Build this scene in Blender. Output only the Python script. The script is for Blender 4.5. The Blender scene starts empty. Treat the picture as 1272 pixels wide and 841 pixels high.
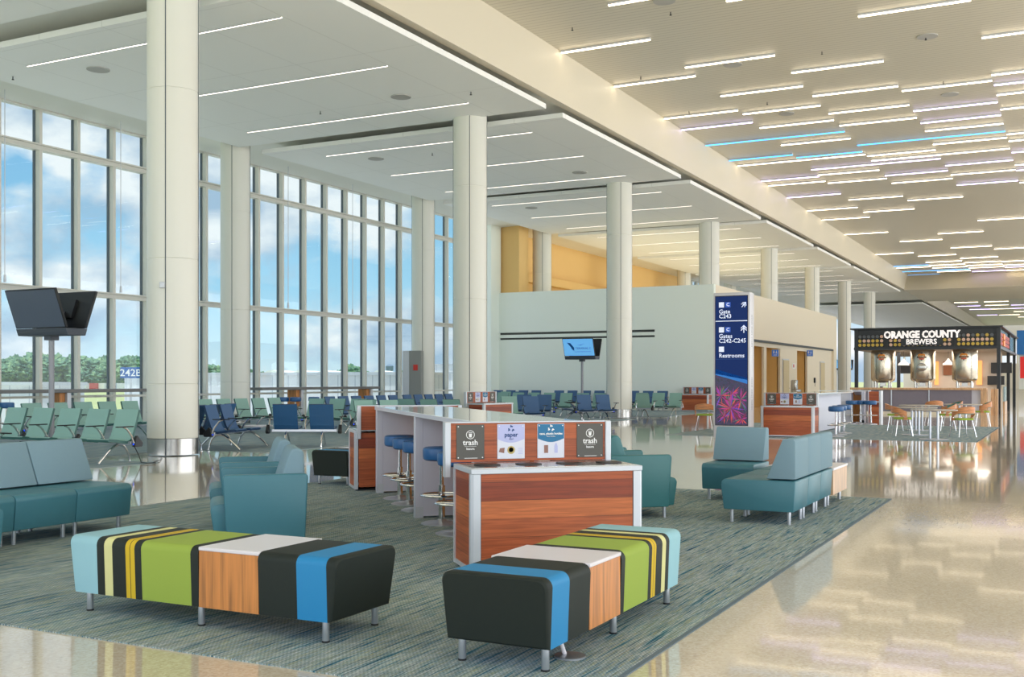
import bpy, bmesh, math, random
from mathutils import Vector, Matrix
random.seed(7)
C = bpy.context.scene.collection
SC = bpy.context.scene
R = math.radians
PI = math.pi
# ------------------------------------------------------------------ camera, world, sun, exposure
F, CX, HY, EYE = 1352.0, 636.0, 472.0, 1.5
PH = math.atan((1330 - CX) / F)
cam = bpy.data.cameras.new('camera'); camo = bpy.data.objects.new('camera', cam); C.objects.link(camo)
cam.sensor_width = 36; cam.lens = 36 * F / 1272; cam.shift_y = (HY - 420.5) / 1272
cam.clip_end = 3000; cam.clip_start = 0.05
camo.location = (0, 0, EYE); camo.rotation_euler = (PI / 2, 0, PH)
SC.camera = camo
SC.view_settings.view_transform = 'Standard'; SC.view_settings.look = 'None'
SC.view_settings.gamma = 1; SC.view_settings.exposure = -0.08; SC.view_settings.use_curve_mapping = False
SC.cycles.use_denoising = True
SC.cycles.max_bounces = 10; SC.cycles.diffuse_bounces = 6; SC.cycles.transparent_max_bounces = 24
SC.cycles.sample_clamp_indirect = 6; SC.cycles.caustics_reflective = False; SC.cycles.caustics_refractive = False
WORLD = 1.15; STRIP = 8.0; PANEL_STRIP = 6.0; SUN = 5.0

def lin(c):
    return tuple(((v / 255) / 12.92 if v <= 10 else (((v / 255) + .055) / 1.055) ** 2.4) for v in c)

def make_world():
    w = bpy.data.worlds.new('sky'); SC.world = w; w.use_nodes = True
    n = w.node_tree.nodes; l = w.node_tree.links; n.clear()
    tc = n.new('ShaderNodeTexCoord'); sp = n.new('ShaderNodeSeparateXYZ'); l.new(tc.outputs['Generated'], sp.inputs[0])
    mx = n.new('ShaderNodeMath'); mx.operation = 'MAXIMUM'; mx.inputs[1].default_value = 0.0; l.new(sp.outputs[2], mx.inputs[0])
    gr = n.new('ShaderNodeValToRGB'); l.new(mx.outputs[0], gr.inputs[0])
    e = gr.color_ramp.elements; e[0].position = 0; e[0].color = (*lin((214, 236, 244)), 1); e[1].position = 0.6; e[1].color = (*lin((84, 146, 208)), 1)
    a = e.new(.09); a.color = (*lin((160, 212, 240)), 1); a = e.new(.24); a.color = (*lin((120, 180, 226)), 1)
    # cloud plane: direction / height
    ad = n.new('ShaderNodeMath'); ad.inputs[1].default_value = .16; l.new(mx.outputs[0], ad.inputs[0])
    cb = n.new('ShaderNodeCombineXYZ')
    for i in (0, 1):
        d = n.new('ShaderNodeMath'); d.operation = 'DIVIDE'; l.new(sp.outputs[i], d.inputs[0]); l.new(ad.outputs[0], d.inputs[1]); l.new(d.outputs[0], cb.inputs[i])
    d = n.new('ShaderNodeMath'); d.operation = 'MULTIPLY'; d.inputs[1].default_value = 5.0; l.new(sp.outputs[2], d.inputs[0]); l.new(d.outputs[0], cb.inputs[2])
    no = n.new('ShaderNodeTexNoise'); no.inputs['Scale'].default_value = 1.25; no.inputs['Detail'].default_value = 9; no.inputs['Roughness'].default_value = .52
    mpc = n.new('ShaderNodeMapping'); mpc.inputs['Scale'].default_value = (4.6, 4.6, 8.0); mpc.inputs['Location'].default_value = (2.3, 1.1, .6); l.new(tc.outputs['Generated'], mpc.inputs[0]); l.new(mpc.outputs[0], no.inputs['Vector'])
    r = n.new('ShaderNodeValToRGB'); l.new(no.outputs[0], r.inputs[0]); e = r.color_ramp.elements
    e[0].position = .445; e[0].color = (0, 0, 0, 1); e[1].position = .54; e[1].color = (1, 1, 1, 1)
    no2 = n.new('ShaderNodeTexNoise'); no2.inputs['Scale'].default_value = 2.6; no2.inputs['Detail'].default_value = 8; l.new(mpc.outputs[0], no2.inputs['Vector'])
    cc = n.new('ShaderNodeValToRGB'); l.new(no2.outputs[0], cc.inputs[0]); e = cc.color_ramp.elements
    e[0].position = .38; e[0].color = (*lin((168, 194, 218)), 1); e[1].position = .6; e[1].color = (*lin((246, 249, 252)), 1)
    m = n.new('ShaderNodeMixRGB'); l.new(r.outputs[0], m.inputs[0]); l.new(gr.outputs[0], m.inputs[1]); l.new(cc.outputs[0], m.inputs[2])
    bg = n.new('ShaderNodeBackground'); bg.inputs[1].default_value = WORLD; l.new(m.outputs[0], bg.inputs[0])
    o = n.new('ShaderNodeOutputWorld'); l.new(bg.outputs[0], o.inputs[0])
make_world()
sun = bpy.data.lights.new('sun', 'SUN'); sun.energy = SUN; sun.angle = .01; sun.color = (1, .96, .9)
suno = bpy.data.objects.new('sun', sun); C.objects.link(suno); suno.rotation_euler = (R(10), R(8), 0)

def area_fill(name, loc, rot, sx, sy, power, col):
    a = bpy.data.lights.new(name, 'AREA'); a.shape = 'RECTANGLE'; a.size = sx; a.size_y = sy; a.energy = power; a.color = col
    o = bpy.data.objects.new(name, a); C.objects.link(o); o.location = loc; o.rotation_euler = rot
# added soft fill lamps, unseen at the right and behind the viewer, tilted up
area_fill('fill_right', (15.5, 50, 5.2), (0, PI / 2 + R(26), 0), 10, 112, 11500, (1, .985, .96))
area_fill('fill_rear', (-6, -7.5, 4.8), (PI / 2 + R(30), 0, 0), 42, 9.2, 2300, (1, .99, .98))
# ------------------------------------------------------------------ materials
MATS = {}
def mat(name, col, rough=.5, metal=0., spec=.5, var=0., vscale=8., bump=0., bscale=60., emit=0., coat=0.):
    if name in MATS: return MATS[name]
    m = bpy.data.materials.new(name); m.use_nodes = True; MATS[name] = m
    n = m.node_tree.nodes; l = m.node_tree.links; b = n['Principled BSDF']
    c = (*lin(col), 1)
    b.inputs['Base Color'].default_value = c; b.inputs['Roughness'].default_value = rough; b.inputs['Metallic'].default_value = metal
    b.inputs['Specular IOR Level'].default_value = spec
    b.inputs['Coat Weight'].default_value = coat; b.inputs['Coat Roughness'].default_value = .08
    if emit: b.inputs['Emission Color'].default_value = c; b.inputs['Emission Strength'].default_value = emit
    if var or bump:
        tc = n.new('ShaderNodeTexCoord')
    if var:
        no = n.new('ShaderNodeTexNoise'); no.inputs['Scale'].default_value = vscale; no.inputs['Detail'].default_value = 4; l.new(tc.outputs['Object'], no.inputs['Vector'])
        mp = n.new('ShaderNodeMapRange'); mp.inputs[3].default_value = 1 - var; mp.inputs[4].default_value = 1 + var; l.new(no.outputs[0], mp.inputs[0])
        mu = n.new('ShaderNodeVectorMath'); mu.operation = 'SCALE'; mu.inputs[0].default_value = c[:3]; l.new(mp.outputs[0], mu.inputs['Scale']); l.new(mu.outputs[0], b.inputs['Base Color'])
    if bump:
        n2 = n.new('ShaderNodeTexNoise'); n2.inputs['Scale'].default_value = bscale; n2.inputs['Detail'].default_value = 3; l.new(tc.outputs['Object'], n2.inputs['Vector'])
        bp = n.new('ShaderNodeBump'); bp.inputs['Strength'].default_value = bump; bp.inputs['Distance'].default_value = .01; l.new(n2.outputs[0], bp.inputs['Height']); l.new(bp.outputs[0], b.inputs['Normal'])
    return m

def nt(name):
    m = bpy.data.materials.new(name); m.use_nodes = True; MATS[name] = m
    n = m.node_tree.nodes; return m, n, m.node_tree.links, n['Principled BSDF']

def ramp(n, stops, interp='LINEAR'):
    r = n.new('ShaderNodeValToRGB'); r.color_ramp.interpolation = interp; e = r.color_ramp.elements
    e[0].position = stops[0][0]; e[0].color = (*lin(stops[0][1]), 1); e[1].position = stops[-1][0]; e[1].color = (*lin(stops[-1][1]), 1)
    for p, c in stops[1:-1]:
        x = e.new(p); x.color = (*lin(c), 1)
    return r

def mapping(n, l, scale, coord='Object'):
    tc = n.new('ShaderNodeTexCoord'); mp = n.new('ShaderNodeMapping'); mp.inputs['Scale'].default_value = scale; l.new(tc.outputs[coord], mp.inputs['Vector']); return mp

def wood_planks(name, cols, plank=.142, axis=2, grain=(2.2, 2.2, 60)):
    m, n, l, b = nt(name)
    tc = n.new('ShaderNodeTexCoord'); sp = n.new('ShaderNodeSeparateXYZ'); l.new(tc.outputs['Object'], sp.inputs[0])
    dv = n.new('ShaderNodeMath'); dv.operation = 'DIVIDE'; dv.inputs[1].default_value = plank; l.new(sp.outputs[axis], dv.inputs[0])
    fl = n.new('ShaderNodeMath'); fl.operation = 'FLOOR'; l.new(dv.outputs[0], fl.inputs[0])
    wn = n.new('ShaderNodeTexWhiteNoise'); wn.noise_dimensions = '1D'; l.new(fl.outputs[0], wn.inputs['W'])
    r1 = ramp(n, [(i / (len(cols) - 1), c) for i, c in enumerate(cols)]); l.new(wn.outputs[0], r1.inputs[0])
    mp = n.new('ShaderNodeMapping'); mp.inputs['Scale'].default_value = grain; l.new(tc.outputs['Object'], mp.inputs['Vector'])
    ad = n.new('ShaderNodeVectorMath'); ad.operation = 'ADD'; l.new(mp.outputs[0], ad.inputs[0]); l.new(wn.outputs['Color'], ad.inputs[1])
    no = n.new('ShaderNodeTexNoise'); no.inputs['Scale'].default_value = 1; no.inputs['Detail'].default_value = 5; no.inputs['Distortion'].default_value = .8; l.new(ad.outputs[0], no.inputs['Vector'])
    mr = n.new('ShaderNodeMapRange'); mr.inputs[1].default_value = .25; mr.inputs[2].default_value = .75; mr.inputs[3].default_value = .62; mr.inputs[4].default_value = 1.28; l.new(no.outputs[0], mr.inputs[0])
    fr = n.new('ShaderNodeMath'); fr.operation = 'FRACT'; l.new(dv.outputs[0], fr.inputs[0])
    gt = n.new('ShaderNodeMath'); gt.operation = 'GREATER_THAN'; gt.inputs[1].default_value = .025; l.new(fr.outputs[0], gt.inputs[0])
    g2 = n.new('ShaderNodeMapRange'); g2.inputs[3].default_value = .35; g2.inputs[4].default_value = 1; l.new(gt.outputs[0], g2.inputs[0])
    mm = n.new('ShaderNodeMath'); mm.operation = 'MULTIPLY'; l.new(mr.outputs[0], mm.inputs[0]); l.new(g2.outputs[0], mm.inputs[1])
    mu = n.new('ShaderNodeVectorMath'); mu.operation = 'SCALE'; l.new(r1.outputs[0], mu.inputs[0]); l.new(mm.outputs[0], mu.inputs['Scale']); l.new(mu.outputs[0], b.inputs['Base Color'])
    b.inputs['Roughness'].default_value = .42
    return m

def grain_wood(name, col, grain=(30, 30, 1.2), rough=.4):
    m, n, l, b = nt(name); mp = mapping(n, l, grain)
    no = n.new('ShaderNodeTexNoise'); no.inputs['Scale'].default_value = 2; no.inputs['Detail'].default_value = 4; l.new(mp.outputs[0], no.inputs['Vector'])
    c2 = tuple(int(v * .78) for v in col); c3 = tuple(min(255, int(v * 1.1)) for v in col)
    r = ramp(n, [(.3, c2), (.5, col), (.7, c3)]); l.new(no.outputs[0], r.inputs[0]); l.new(r.outputs[0], b.inputs['Base Color']); b.inputs['Roughness'].default_value = rough
    return m

def carpet_mat():
    m, n, l, b = nt('striped carpet'); mp = mapping(n, l, (34, .9, 1))
    no = n.new('ShaderNodeTexNoise'); no.inputs['Scale'].default_value = 1; no.inputs['Detail'].default_value = 4; no.inputs['Roughness'].default_value = .75; l.new(mp.outputs[0], no.inputs['Vector'])
    r = ramp(n, [(.32, (20, 72, 104)), (.39, (54, 102, 114)), (.44, (120, 136, 142)), (.48, (166, 168, 166)), (.51, (84, 120, 132)), (.545, (150, 150, 118)), (.57, (132, 144, 150)), (.62, (34, 90, 112)), (.68, (18, 66, 104))]); l.new(no.outputs[0], r.inputs[0])
    mpb = mapping(n, l, (120, 3, 1)); nb = n.new('ShaderNodeTexNoise'); nb.inputs['Scale'].default_value = 1; nb.inputs['Detail'].default_value = 2; l.new(mpb.outputs[0], nb.inputs['Vector'])
    rb = n.new('ShaderNodeMapRange'); rb.inputs[1].default_value = .3; rb.inputs[2].default_value = .7; rb.inputs[3].default_value = .68; rb.inputs[4].default_value = 1.3; l.new(nb.outputs[0], rb.inputs[0])
    mp2 = mapping(n, l, (80, 60, 1)); ck = n.new('ShaderNodeTexChecker'); ck.inputs['Scale'].default_value = 1.0
    ck.inputs['Color1'].default_value = (1.2, 1.2, 1.2, 1); ck.inputs['Color2'].default_value = (.78, .8, .8, 1); l.new(mp2.outputs[0], ck.inputs['Vector'])
    mp3 = mapping(n, l, (1.2, .12, 1)); n3 = n.new('ShaderNodeTexNoise'); n3.inputs['Scale'].default_value = 2.2; l.new(mp3.outputs[0], n3.inputs['Vector'])
    r3 = n.new('ShaderNodeMapRange'); r3.inputs[3].default_value = .98; r3.inputs[4].default_value = 1.38; l.new(n3.outputs[0], r3.inputs[0])
    mu = n.new('ShaderNodeMixRGB'); mu.blend_type = 'MULTIPLY'; mu.inputs[0].default_value = .8; l.new(r.outputs[0], mu.inputs[1]); l.new(ck.outputs[0], mu.inputs[2])
    q = n.new('ShaderNodeMath'); q.operation = 'MULTIPLY'; l.new(r3.outputs[0], q.inputs[0]); l.new(rb.outputs[0], q.inputs[1])
    sc = n.new('ShaderNodeVectorMath'); sc.operation = 'SCALE'; l.new(mu.outputs[0], sc.inputs[0]); l.new(q.outputs[0], sc.inputs['Scale']); l.new(sc.outputs[0], b.inputs['Base Color'])
    b.inputs['Roughness'].default_value = .95; b.inputs['Specular IOR Level'].default_value = .15
    return m

def gate_carpet_mat():
    m, n, l, b = nt('gate carpet'); mp = mapping(n, l, (14, 1.5, 1))
    no = n.new('ShaderNodeTexNoise'); no.inputs['Scale'].default_value = 1; no.inputs['Detail'].default_value = 4; l.new(mp.outputs[0], no.inputs['Vector'])
    r = ramp(n, [(.35, (122, 146, 156)), (.5, (144, 160, 166)), (.65, (162, 172, 172))]); l.new(no.outputs[0], r.inputs[0]); l.new(r.outputs[0], b.inputs['Base Color'])
    b.inputs['Roughness'].default_value = .9; b.inputs['Specular IOR Level'].default_value = .2
    return m

def terrazzo_mat():
    m, n, l, b = nt('polished terrazzo')
    mp = mapping(n, l, (1, 1, 1))
    vo = n.new('ShaderNodeTexVoronoi'); vo.inputs['Scale'].default_value = 70; l.new(mp.outputs[0], vo.inputs['Vector'])
    r = ramp(n, [(0, (192, 178, 156)), (.5, (206, 194, 174)), (.8, (214, 204, 186)), (1, (176, 164, 144))]); l.new(vo.outputs['Color'], r.inputs[0])
    l.new(r.outputs[0], b.inputs['Base Color'])
    b.inputs['Roughness'].default_value = .07; b.inputs['Specular IOR Level'].default_value = .62; b.inputs['Coat Weight'].default_value = .25; b.inputs['Coat Roughness'].default_value = .03
    n2 = n.new('ShaderNodeTexNoise'); n2.inputs['Scale'].default_value = .7; n2.inputs['Detail'].default_value = 2; l.new(mp.outputs[0], n2.inputs['Vector'])
    bp = n.new('ShaderNodeBump'); bp.inputs['Strength'].default_value = .03; bp.inputs['Distance'].default_value = .02; l.new(n2.outputs[0], bp.inputs['Height']); l.new(bp.outputs[0], b.inputs['Normal']); l.new(bp.outputs[0], b.inputs['Coat Normal'])
    return m

def lined_mat(name, col, line, sx=0, sy=0, width=.02, dark=.8, rough=.6, offx=0., offy=0.):
    """flat colour with joint lines every sx metres in x and sy metres in y"""
    m, n, l, b = nt(name); tc = n.new('ShaderNodeTexCoord'); sp = n.new('ShaderNodeSeparateXYZ'); l.new(tc.outputs['Object'], sp.inputs[0])
    outs = []
    for i, s, off in ((0, sx, offx), (1, sy, offy)):
        if not s: continue
        a = n.new('ShaderNodeMath'); a.inputs[1].default_value = -off; l.new(sp.outputs[i], a.inputs[0])
        d = n.new('ShaderNodeMath'); d.operation = 'DIVIDE'; d.inputs[1].default_value = s; l.new(a.outputs[0], d.inputs[0])
        f = n.new('ShaderNodeMath'); f.operation = 'FRACT'; l.new(d.outputs[0], f.inputs[0])
        g = n.new('ShaderNodeMath'); g.operation = 'LESS_THAN'; g.inputs[1].default_value = width / s; l.new(f.outputs[0], g.inputs[0]); outs.append(g.outputs[0])
    o = outs[0]
    if len(outs) > 1:
        q = n.new('ShaderNodeMath'); q.operation = 'MAXIMUM'; l.new(outs[0], q.inputs[0]); l.new(outs[1], q.inputs[1]); o = q.outputs[0]
    mx = n.new('ShaderNodeMixRGB'); l.new(o, mx.inputs[0]); mx.inputs[1].default_value = (*lin(col), 1); mx.inputs[2].default_value = (*lin(line), 1)
    l.new(mx.outputs[0], b.inputs['Base Color']); b.inputs['Roughness'].default_value = rough
    return m

def glass_mat():
    m = bpy.data.materials.new('window glass'); m.use_nodes = True; MATS['glass'] = m
    n = m.node_tree.nodes; l = m.node_tree.links; n.clear()
    t = n.new('ShaderNodeBsdfTransparent'); t.inputs[0].default_value = (.93, .97, .97, 1)
    g = n.new('ShaderNodeBsdfGlossy'); g.inputs['Roughness'].default_value = .02; g.inputs[0].default_value = (.9, .95, 1, 1)
    lw = n.new('ShaderNodeLayerWeight'); lw.inputs[0].default_value = .5; pw = n.new('ShaderNodeMath'); pw.operation = 'POWER'; pw.inputs[1].default_value = 4; l.new(lw.outputs['Facing'], pw.inputs[0])
    mp = n.new('ShaderNodeMapRange'); mp.inputs[3].default_value = .015; mp.inputs[4].default_value = .3; l.new(pw.outputs[0], mp.inputs[0])
    x = n.new('ShaderNodeMixShader'); l.new(mp.outputs[0], x.inputs[0]); l.new(t.outputs[0], x.inputs[1]); l.new(g.outputs[0], x.inputs[2])
    o = n.new('ShaderNodeOutputMaterial'); l.new(x.outputs[0], o.inputs[0])
    return m

def foliage_mat():
    m, n, l, b = nt('tree foliage'); tc = n.new('ShaderNodeTexCoord'); no = n.new('ShaderNodeTexNoise'); no.inputs['Scale'].default_value = .55; no.inputs['Detail'].default_value = 6; l.new(tc.outputs['Object'], no.inputs['Vector'])
    r = ramp(n, [(.35, (66, 104, 92)), (.5, (92, 130, 104)), (.65, (132, 160, 118))]); l.new(no.outputs[0], r.inputs[0]); l.new(r.outputs[0], b.inputs['Base Color']); b.inputs['Roughness'].default_value = .9
    return m

white = mat('white paint', (236, 233, 224), .5)
colm = mat('column paint', (224, 224, 217), .35)
panelm = lined_mat('ceiling panel', (246, 248, 248), (226, 228, 228), sx=2.0, sy=4.063, width=.018, offx=-23.05, offy=1.2)
ceilm = mat('ceiling white', (240, 240, 234), .6)
bulkm = mat('bulkhead', (220, 212, 194), .45)
highm = lined_mat('linear metal ceiling', (208, 203, 188), (180, 174, 160), sy=.2, width=.03, rough=.35)
wallm = mat('wall paint', (238, 246, 241), .55)
beigem = mat('beige wall', (232, 194, 128), .6, var=.03, vscale=.5)
corrm = mat('corridor wall', (232, 222, 202), .5)
chrome = mat('chrome', (225, 225, 228), .12, 1.)
alum = mat('brushed aluminium', (196, 200, 208), .32, .85)
alumw = mat('silver trim', (202, 206, 214), .4, .3)
mull = mat('mullion paint', (214, 213, 206), .4)
mulld = mat('mullion dark gasket', (90, 98, 108), .5)
steel = mat('stainless', (190, 188, 184), .22, 1.)
tank = mat('tank steel', (200, 190, 172), .24, 1.)
black = mat('black metal', (34, 38, 44), .4)
blackp = mat('black plastic', (24, 26, 30), .45)
darkscreen = mat('dark screen', (84, 94, 112), .28, var=.03)
lav = mat('counter laminate', (206, 206, 220), .35)
ctop = mat('counter top', (222, 226, 230), .06, coat=.5)
teal = mat('teal vinyl', (64, 118, 132), .42, var=.03, bump=.05, bscale=200)
teall = mat('grey blue fabric', (122, 150, 164), .8, var=.1, vscale=260)
teald = mat('teal vinyl deep', (52, 112, 116), .42, var=.03)
seatg = mat('green seat vinyl', (136, 176, 168), .45)
seatgd = mat('green seat shell', (58, 104, 100), .45)
seatb = mat('blue seat vinyl', (44, 92, 138), .45)
seatbl = mat('blue seat back fabric', (62, 98, 142), .6)
seatbd = mat('blue seat shell', (24, 58, 96), .45)
stoolb = mat('stool vinyl', (36, 92, 148), .38)
planks = wood_planks('bin wood planks', [(134, 56, 30), (182, 94, 50), (160, 74, 40), (198, 110, 58), (144, 62, 38)])
orangewood = grain_wood('orange veneer', (196, 128, 68), (18, 18, .8))
palewood = grain_wood('pale veneer', (206, 166, 128))
backwood = grain_wood('back panel veneer', (196, 128, 62))
B_lb = mat('light blue fabric', (146, 192, 204), .75); B_ch = mat('charcoal vinyl', (30, 38, 34), .62, spec=.3, var=.08, vscale=30)
B_cr = mat('cream fabric', (210, 208, 146), .75); B_ye = mat('yellow fabric', (204, 172, 28), .75)
B_li = mat('lime fabric', (146, 168, 66), .75); B_wh = mat('white laminate', (222, 218, 224), .3); B_bl = mat('bright blue fabric', (20, 128, 184), .6)
signg = mat('sign grey', (88, 86, 82), .5); signw = mat('sign white', (222, 224, 238), .4); signl = mat('sign lilac', (186, 190, 232), .4)
signb = mat('sign blue', (20, 112, 158), .4); ink = mat('ink white', (240, 240, 240), .5); inkb = mat('ink blue', (20, 66, 130), .5)
carpetm = carpet_mat(); gcarpetm = gate_carpet_mat(); floorm = terrazzo_mat(); glassm = glass_mat(); leafm = foliage_mat()
barkm = mat('bark', (96, 82, 66), .9)
greenseat = mat('lime seat pad', (156, 182, 60), .6)
warmL = mat('warm light', (255, 236, 204), emit=STRIP); purpL = mat('violet light', (214, 196, 255), emit=STRIP * .8); blueL = mat('blue light', (60, 160, 235), emit=4)
panL = mat('panel light', (255, 240, 222), emit=PANEL_STRIP)

# ------------------------------------------------------------------ mesh helpers
class MB:
    def __init__(s): s.v = []; s.f = []; s.m = []; s.sm = []
    def add(s, vs, fs, mi=0, smooth=False):
        o = len(s.v); s.v += [tuple(p) for p in vs]
        for f in fs: s.f.append([i + o for i in f]); s.m.append(mi); s.sm.append(smooth)
        return s
    def box(s, x0, x1, y0, y1, z0, z1, mi=0, bev=0., seg=2, M=None):
        if bev <= 0:
            vs = [(x, y, z) for z in (z0, z1) for y in (y0, y1) for x in (x0, x1)]
            if M: vs = [M @ Vector(p) for p in vs]
            return s.add(vs, [(0, 2, 3, 1), (4, 5, 7, 6), (0, 1, 5, 4), (2, 6, 7, 3), (0, 4, 6, 2), (1, 3, 7, 5)], mi)
        bm = bmesh.new(); bmesh.ops.create_cube(bm, size=1)
        for v in bm.verts: v.co = Vector(((x0 + x1) / 2 + v.co.x * (x1 - x0), (y0 + y1) / 2 + v.co.y * (y1 - y0), (z0 + z1) / 2 + v.co.z * (z1 - z0)))
        bmesh.ops.bevel(bm, geom=list(bm.edges), offset=bev, segments=seg, affect='EDGES', profile=.5)
        return s.bm(bm, mi, True, M)
    def bm(s, bm, mi=0, smooth=True, M=None):
        bm.verts.ensure_lookup_table(); bm.verts.index_update()
        vs = [(M @ v.co) if M else v.co.copy() for v in bm.verts]
        s.add(vs, [[v.index for v in f.verts] for f in bm.faces], mi, smooth); bm.free(); return s
    def prism(s, poly, a, b, axis='x', mi=0, bev=0., seg=2):
        """poly: 2D outline; extruded along axis from a to b. axis x -> (y,z), y -> (x,z), z -> (x,y)"""
        def p3(p, t): return {'x': (t, p[0], p[1]), 'y': (p[0], t, p[1]), 'z': (p[0], p[1], t)}[axis]
        bm = bmesh.new(); n = len(poly)
        va = [bm.verts.new(p3(p, a)) for p in poly]; vb = [bm.verts.new(p3(p, b)) for p in poly]
        bm.faces.new(va); bm.faces.new(list(reversed(vb)))
        for i in range(n): bm.faces.new((va[i], vb[i], vb[(i + 1) % n], va[(i + 1) % n]))
        bmesh.ops.recalc_face_normals(bm, faces=list(bm.faces))
        if bev: bmesh.ops.bevel(bm, geom=list(bm.edges), offset=bev, segments=seg, affect='EDGES', profile=.5)
        return s.bm(bm, mi, True)
    def tube(s, pts, r, n=8, mi=0, close=False, sx=1.):
        pts = [Vector(p) for p in pts]; N = len(pts); rings = []
        up0 = Vector((0, 0, 1)); vs = []
        for i, p in enumerate(pts):
            a = pts[i - 1] if (i > 0 or close) else p; b = pts[(i + 1) % N] if (i < N - 1 or close) else p
            t = (b - a).normalized(); up = up0 if abs(t.z) < .95 else Vector((1, 0, 0))
            u = t.cross(up).normalized(); w = u.cross(t).normalized(); rr = r[i] if isinstance(r, (list, tuple)) else r
            for k in range(n):
                an = 2 * PI * k / n; vs.append(p + u * math.cos(an) * rr * sx + w * math.sin(an) * rr)
        fs = []
        for i in range(N if close else N - 1):
            j = (i + 1) % N
            for k in range(n): fs.append((i * n + k, i * n + (k + 1) % n, j * n + (k + 1) % n, j * n + k))
        if not close: fs += [tuple(reversed(range(n))), tuple((N - 1) * n + k for k in range(n))]
        return s.add(vs, fs, mi, True)
    def cyl(s, x, y, z0, z1, r, n=20, mi=0, r1=None): return s.lathe([(r, z0), (r1 or r, z1)], x, y, n, mi)
    def lathe(s, prof, x=0, y=0, n=24, mi=0, cap=True):
        vs = []; fs = []
        for r, z in prof:
            for k in range(n): vs.append((x + r * math.cos(2 * PI * k / n), y + r * math.sin(2 * PI * k / n), z))
        for i in range(len(prof) - 1):
            for k in range(n): fs.append((i * n + k, i * n + (k + 1) % n, (i + 1) * n + (k + 1) % n, (i + 1) * n + k))
        if cap: fs += [tuple(reversed(range(n))), tuple((len(prof) - 1) * n + k for k in range(n))]
        return s.add(vs, fs, mi, True)
    def mesh(s, name, mats):
        me = bpy.data.meshes.new(name); me.from_pydata(s.v, [], s.f); 
        for m in (mats if isinstance(mats, (list, tuple)) else [mats]): me.materials.append(m)
        me.polygons.foreach_set('material_index', s.m); me.polygons.foreach_set('use_smooth', s.sm)
        me.update(); me.set_sharp_from_angle(angle=R(38)); return me
KIDS = {}
def obj(name, mb, mats, parent=None, loc=None, rot=None, **props):
    me = mb if isinstance(mb, bpy.types.Mesh) else mb.mesh(name, mats)
    o = bpy.data.objects.new(name, me); C.objects.link(o)
    if parent is not None: o.parent = parent; KIDS.setdefault(parent.name, []).append(o)
    if loc: o.location = loc
    if rot: o.rotation_euler = rot
    for k, v in props.items(): o[k] = v
    return o
def thing(name, label, cat, loc=(0, 0, 0), rotz=0., group=None):
    o = bpy.data.objects.new(name, None); o.empty_display_size = .2; C.objects.link(o); o.location = loc; o.rotation_euler = (0, 0, rotz)
    o['label'] = label; o['category'] = cat
    if group: o['group'] = group
    return o
def tag(o, label, cat, group=None):
    o['label'] = label; o['category'] = cat
    if group: o['group'] = group
    return o
def struct(name, mb, mats, **p):
    o = obj(name, mb, mats, **p); o['kind'] = 'structure'; return o
def dup(o, loc=None, rotz=None, label=None, group=None, parent=None):
    c = o.copy(); C.objects.link(c)
    if parent is not None: c.parent = parent; KIDS.setdefault(parent.name, []).append(c)
    if loc: c.location = loc
    if rotz is not None: c.rotation_euler = (0, 0, rotz)
    if label: c['label'] = label
    if group: c['group'] = group
    for k in KIDS.get(o.name, []): dup(k, parent=c)
    return c
FONT = None
def text(name, body, size, parent, loc, rot=(PI / 2, 0, 0), m=None, align='CENTER', ext=.002, sx=1., bold=.0):
    cu = bpy.data.curves.new(name, 'FONT'); cu.body = body; cu.size = size; cu.align_x = align; cu.align_y = 'CENTER'; cu.extrude = ext; cu.offset = bold
    cu.materials.append(m or ink); cu.resolution_u = 2
    tmp = bpy.data.objects.new('tmp', cu); me = bpy.data.meshes.new_from_object(tmp); bpy.data.objects.remove(tmp); bpy.data.curves.remove(cu)
    if not me.materials: me.materials.append(m or ink)
    o = bpy.data.objects.new(name, me); C.objects.link(o); o.location = loc; o.rotation_euler = rot; o.scale = (sx, 1, 1)
    if parent is not None: o.parent = parent; KIDS.setdefault(parent.name, []).append(o)
    return o
def rr(w, h, r, n=4, cx=0., cy=0.):
    """rounded rectangle outline"""
    out = []
    for (sx, sy, a0) in ((1, 1, 0), (-1, 1, 90), (-1, -1, 180), (1, -1, 270)):
        for k in range(n + 1):
            a = R(a0 + 90 * k / n); out.append((cx + sx * (w / 2 - r) + r * math.cos(a), cy + sy * (h / 2 - r) + r * math.sin(a)))
    return out
# counter frame: s along the diagonal counter towards the viewer, t across it
DA = R(-47); Dx, Dy = math.cos(DA), math.sin(DA); Nx, Ny = -Dy, Dx
def st(s, t, z=0.): return (Dx * s + Nx * t, Dy * s + Ny * t, z)

# ------------------------------------------------------------------ structure
BAY = 12.19; WX = -27.5; ZP = 9.3; ZH = 11.06; XB = -13.2
m = MB(); m.box(WX - .2, 16, -6, 215, -.3, 0); struct('floor', m, floorm)
def carpet(name, x0, x1, y0, y1, mt, border=None):
    m = MB(); m.box(x0, x1, y0, y1, 0.0, .008)
    if border: # serged edge band
        for a in ((x0 - .03, x0, y0, y1), (x1, x1 + .03, y0, y1)): m.box(*a, 0, .007, 1)
    return struct(name, m, [mt, border or mt])
serg = mat('carpet edge', (96, 112, 122), .9)
carpet('floor_carpet', -9.8, -2.03, 4.5, 14.35, carpetm, serg)
carpet('floor_carpet', -9.8, -2.03, 28.4, 37.7, gcarpetm, serg)
carpet('floor_carpet', -27.2, -16.9, 8, 50.9, gcarpetm)
carpet('floor_carpet', -16.9, -14.7, 8, 14.6, gcarpetm)
carpet('floor_carpet', -16.9, -14.7, 17.6, 27.0, gcarpetm)
carpet('floor_carpet', -16.9, -14.7, 29.8, 39.1, gcarpetm)
carpet('floor_carpet', -16.9, -14.7, 41.9, 50.9, gcarpetm)

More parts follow.
